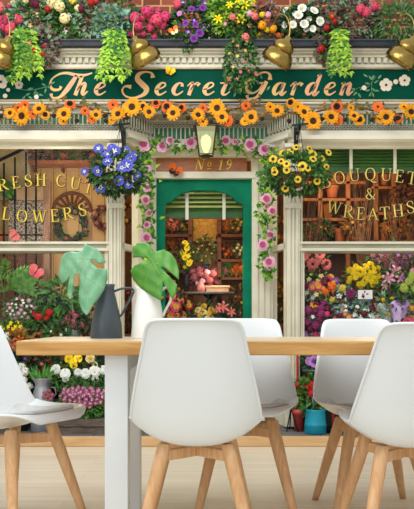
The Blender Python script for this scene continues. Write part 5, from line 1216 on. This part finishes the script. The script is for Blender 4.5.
import bmesh
def monstera(label, outline, mid, veins, Y, stem, mt, vein_mt, curve, slope):
    k = Y/F
    base_pt = at(stem[0][0], stem[0][1], stem[0][2]); t = thing('monstera_leaf', base_pt, label, 'leaf', None)
    (ax, ay), (bx, by) = mid; L = math.hypot(bx-ax, by-ay); dx, dy = (bx-ax)/L, (by-ay)/L
    def pos(x, y):
        s = (x-ax)*dx+(y-ay)*dy; q = (x-ax)*(-dy)+(y-ay)*dx
        p = at(x, y, Y); off = slope*s/L+curve*(q/20)**2*(1 if q > 0 else .8)
        off += .0016*math.sin(s*.35+abs(q)*.5)
        return Vector((p.x, p.y+off, p.z-0.0))
    bm = bmesh.new(); vs = [bm.verts.new((x, y, 0)) for x, y in outline]
    bm.faces.new(vs).normal_update(); bmesh.ops.triangulate(bm, faces=bm.faces[:])
    for _ in range(3):
        bmesh.ops.subdivide_edges(bm, edges=[e for e in bm.edges if e.calc_length() > 3.0], cuts=1); bmesh.ops.triangulate(bm, faces=bm.faces[:])
    for v in bm.verts: v.co = pos(v.co.x, v.co.y)-base_pt
    bmesh.ops.recalc_face_normals(bm, faces=bm.faces[:])
    me = bpy.data.meshes.new('leaf_blade'); bm.to_mesh(me); bm.free(); me.materials.append(mt)
    me.polygons.foreach_set('use_smooth', [True]*len(me.polygons))
    o = bpy.data.objects.new('leaf_blade', me); COL.objects.link(o); o.parent = t
    md = o.modifiers.new('thick', 'SOLIDIFY'); md.thickness = .0012
    b = B(); n = 10
    b.tube([pos(ax+(bx-ax)*i/n, ay+(by-ay)*i/n)+Vector((0,-.002,0)) for i in range(n+1)], [.0022*(1-.7*i/n) for i in range(n+1)], 6)
    for (x0, y0, x1, y1) in veins:
        b.tube([pos(x0+(x1-x0)*i/6, y0+(y1-y0)*i/6)+Vector((0,-.0016,0)) for i in range(7)], [.0013*(1-.6*i/6) for i in range(7)], 5)
    b.build('midrib_veins', vein_mt, t)
    b = B(); b.tube(crom([tuple(at(*s)) for s in stem]+[tuple(pos(ax, ay))], 8), .0028, 8); b.build('leaf_stalk', vein_mt, t, True)
    return t
ML1 = mat('monstera_pale', (128,180,140), (96,156,112), 18, .32, spec=.6); ML2 = mat('monstera_bright', (96,156,58), (70,136,44), 18, .35, spec=.5)
VM1 = mat('vein_pale', (164,206,166), None, 10, .4); VM2 = mat('vein_bright', (140,186,84), None, 10, .4)
monstera('large pale green monstera leaf drooping from the charcoal jug',
  [(84,243),(90,246),(97,249),(102,255),(105,262),(99,264),(92,259),(90.5,262),(97,268),(106.5,269),(107,279),(104,290),(99,299),(94,305),(91,312),(88,315.5),(83,311),(80,303),(79.5,293),(80.5,284),(80.5,277),(78,272),(74,279),(73,288),(72,297),(70,300),(67,293),(68,283),(70,275),(66,280),(61,283),(56.5,277),(57,266),(59,258),(63,252.5),(71,251),(78,252),(82.5,250)],
  ((83,256),(90,312)), [(83,258,60,258),(83,260,60,277),(84,262,71,296),(85,258,103,258),(85,264,106,276),(87,278,104,288),(86,272,82,300)], 2.93,
  [(103,322,3.0),(102,300,3.0),(99,284,3.0),(93,262,3.02)], ML1, VM1, .03, -.03)
monstera('bright green monstera leaf with split lobes rising from the white jug',
  [(132,257),(132.5,248),(137,242.5),(145,241.5),(150,245),(152,251),(157,251),(164,249),(171,253),(176,260),(179,271),(179,280),(171,273),(163,266),(161,268),(169,276),(177.5,285),(176,294),(172.5,299.5),(168,291),(165,283),(163,280),(163,290),(161.5,301),(153,296.5),(141,288.5),(132,279),(129.5,270),(134,265),(141,262.5),(147,261),(147,258),(140,257)],
  ((152,260),(166,286)), [(152,260,138,247),(152,261,134,270),(153,263,144,286),(155,266,159,294),(154,260,168,255),(156,263,176,272)], 2.96,
  [(146,322,3.02),(145,300,3.02),(147,282,3.02),(150,268,3.0)], ML2, VM2, .028, -.02)

# ============================================================ LIGHT
w = bpy.data.worlds.new('world'); scene.world = w; w.use_nodes = True
bg = w.node_tree.nodes['Background']; bg.inputs[0].default_value = (.90,.96,1.0,1); bg.inputs[1].default_value = .95
def area(loc, target, size, power, col, sy=None):
    l = bpy.data.lights.new('area_lamp', 'AREA'); l.energy = power; l.size = size; l.color = col
    if sy: l.shape = 'RECTANGLE'; l.size_y = sy
    o = bpy.data.objects.new('area_lamp', l); COL.objects.link(o); o.location = loc
    o.rotation_euler = (Vector(target)-Vector(loc)).to_track_quat('-Z','Y').to_euler(); return o
def point(loc, power, col, r=.12):
    l = bpy.data.lights.new('shop_lamp', 'POINT'); l.energy = power; l.color = col; l.shadow_soft_size = r
    o = bpy.data.objects.new('shop_lamp', l); COL.objects.link(o); o.location = loc; return o
area((-.9, 2.7, 3.2), (.1, 5.3, 1.5), 2.0, 50, (1.0,.985,.95))
area((.2, 1.3, 3.4), (.2, 2.2, 0), 2.4, 46, (.98,.99,1.0))
area((-2.2, .2, 1.7), (.2, 3.4, .7), 1.4, 16, (.95,.98,1.0))
WARM = (1.0,.74,.42)
point((-1.1, 5.6, 1.8), 6, (1.0,.86,.6)); point((-.95, 5.42, 1.5), 5, (1.0,.9,.7)); point((-1.45, 5.6, 1.4), 6, (1.0,.9,.7))
point((1.0, 5.65, 2.0), 9, WARM); point((1.2, 5.42, 1.6), 7, (1.0,.86,.66))
point((-.1, 5.8, 1.9), 7, WARM); point((.1, 5.68, 1.2), 4, WARM)
point(at(206,143,DR-.36), .9, (1.0,.95,.7), .03)

# ============================================================ CAMERA
cam = bpy.data.cameras.new('camera'); co = bpy.data.objects.new('camera', cam); COL.objects.link(co)
co.location = (0,0,EYE); co.rotation_euler = (PI/2,0,0)
cam.sensor_fit = 'VERTICAL'; cam.sensor_height = 36; cam.lens = F/509*36; cam.shift_y = (HY-254.5)/509; cam.clip_end = 50
scene.camera = co
vs = scene.view_settings; scene.display_settings.display_device = 'sRGB'
vs.view_transform = 'Standard'; vs.look = 'None'; vs.exposure = 0.0; vs.gamma = 1.0; vs.use_curve_mapping = False
scene.cycles.max_bounces = 8; scene.cycles.transparent_max_bounces = 16
for o in scene.objects:
    if '_w' in o: del o['_w']
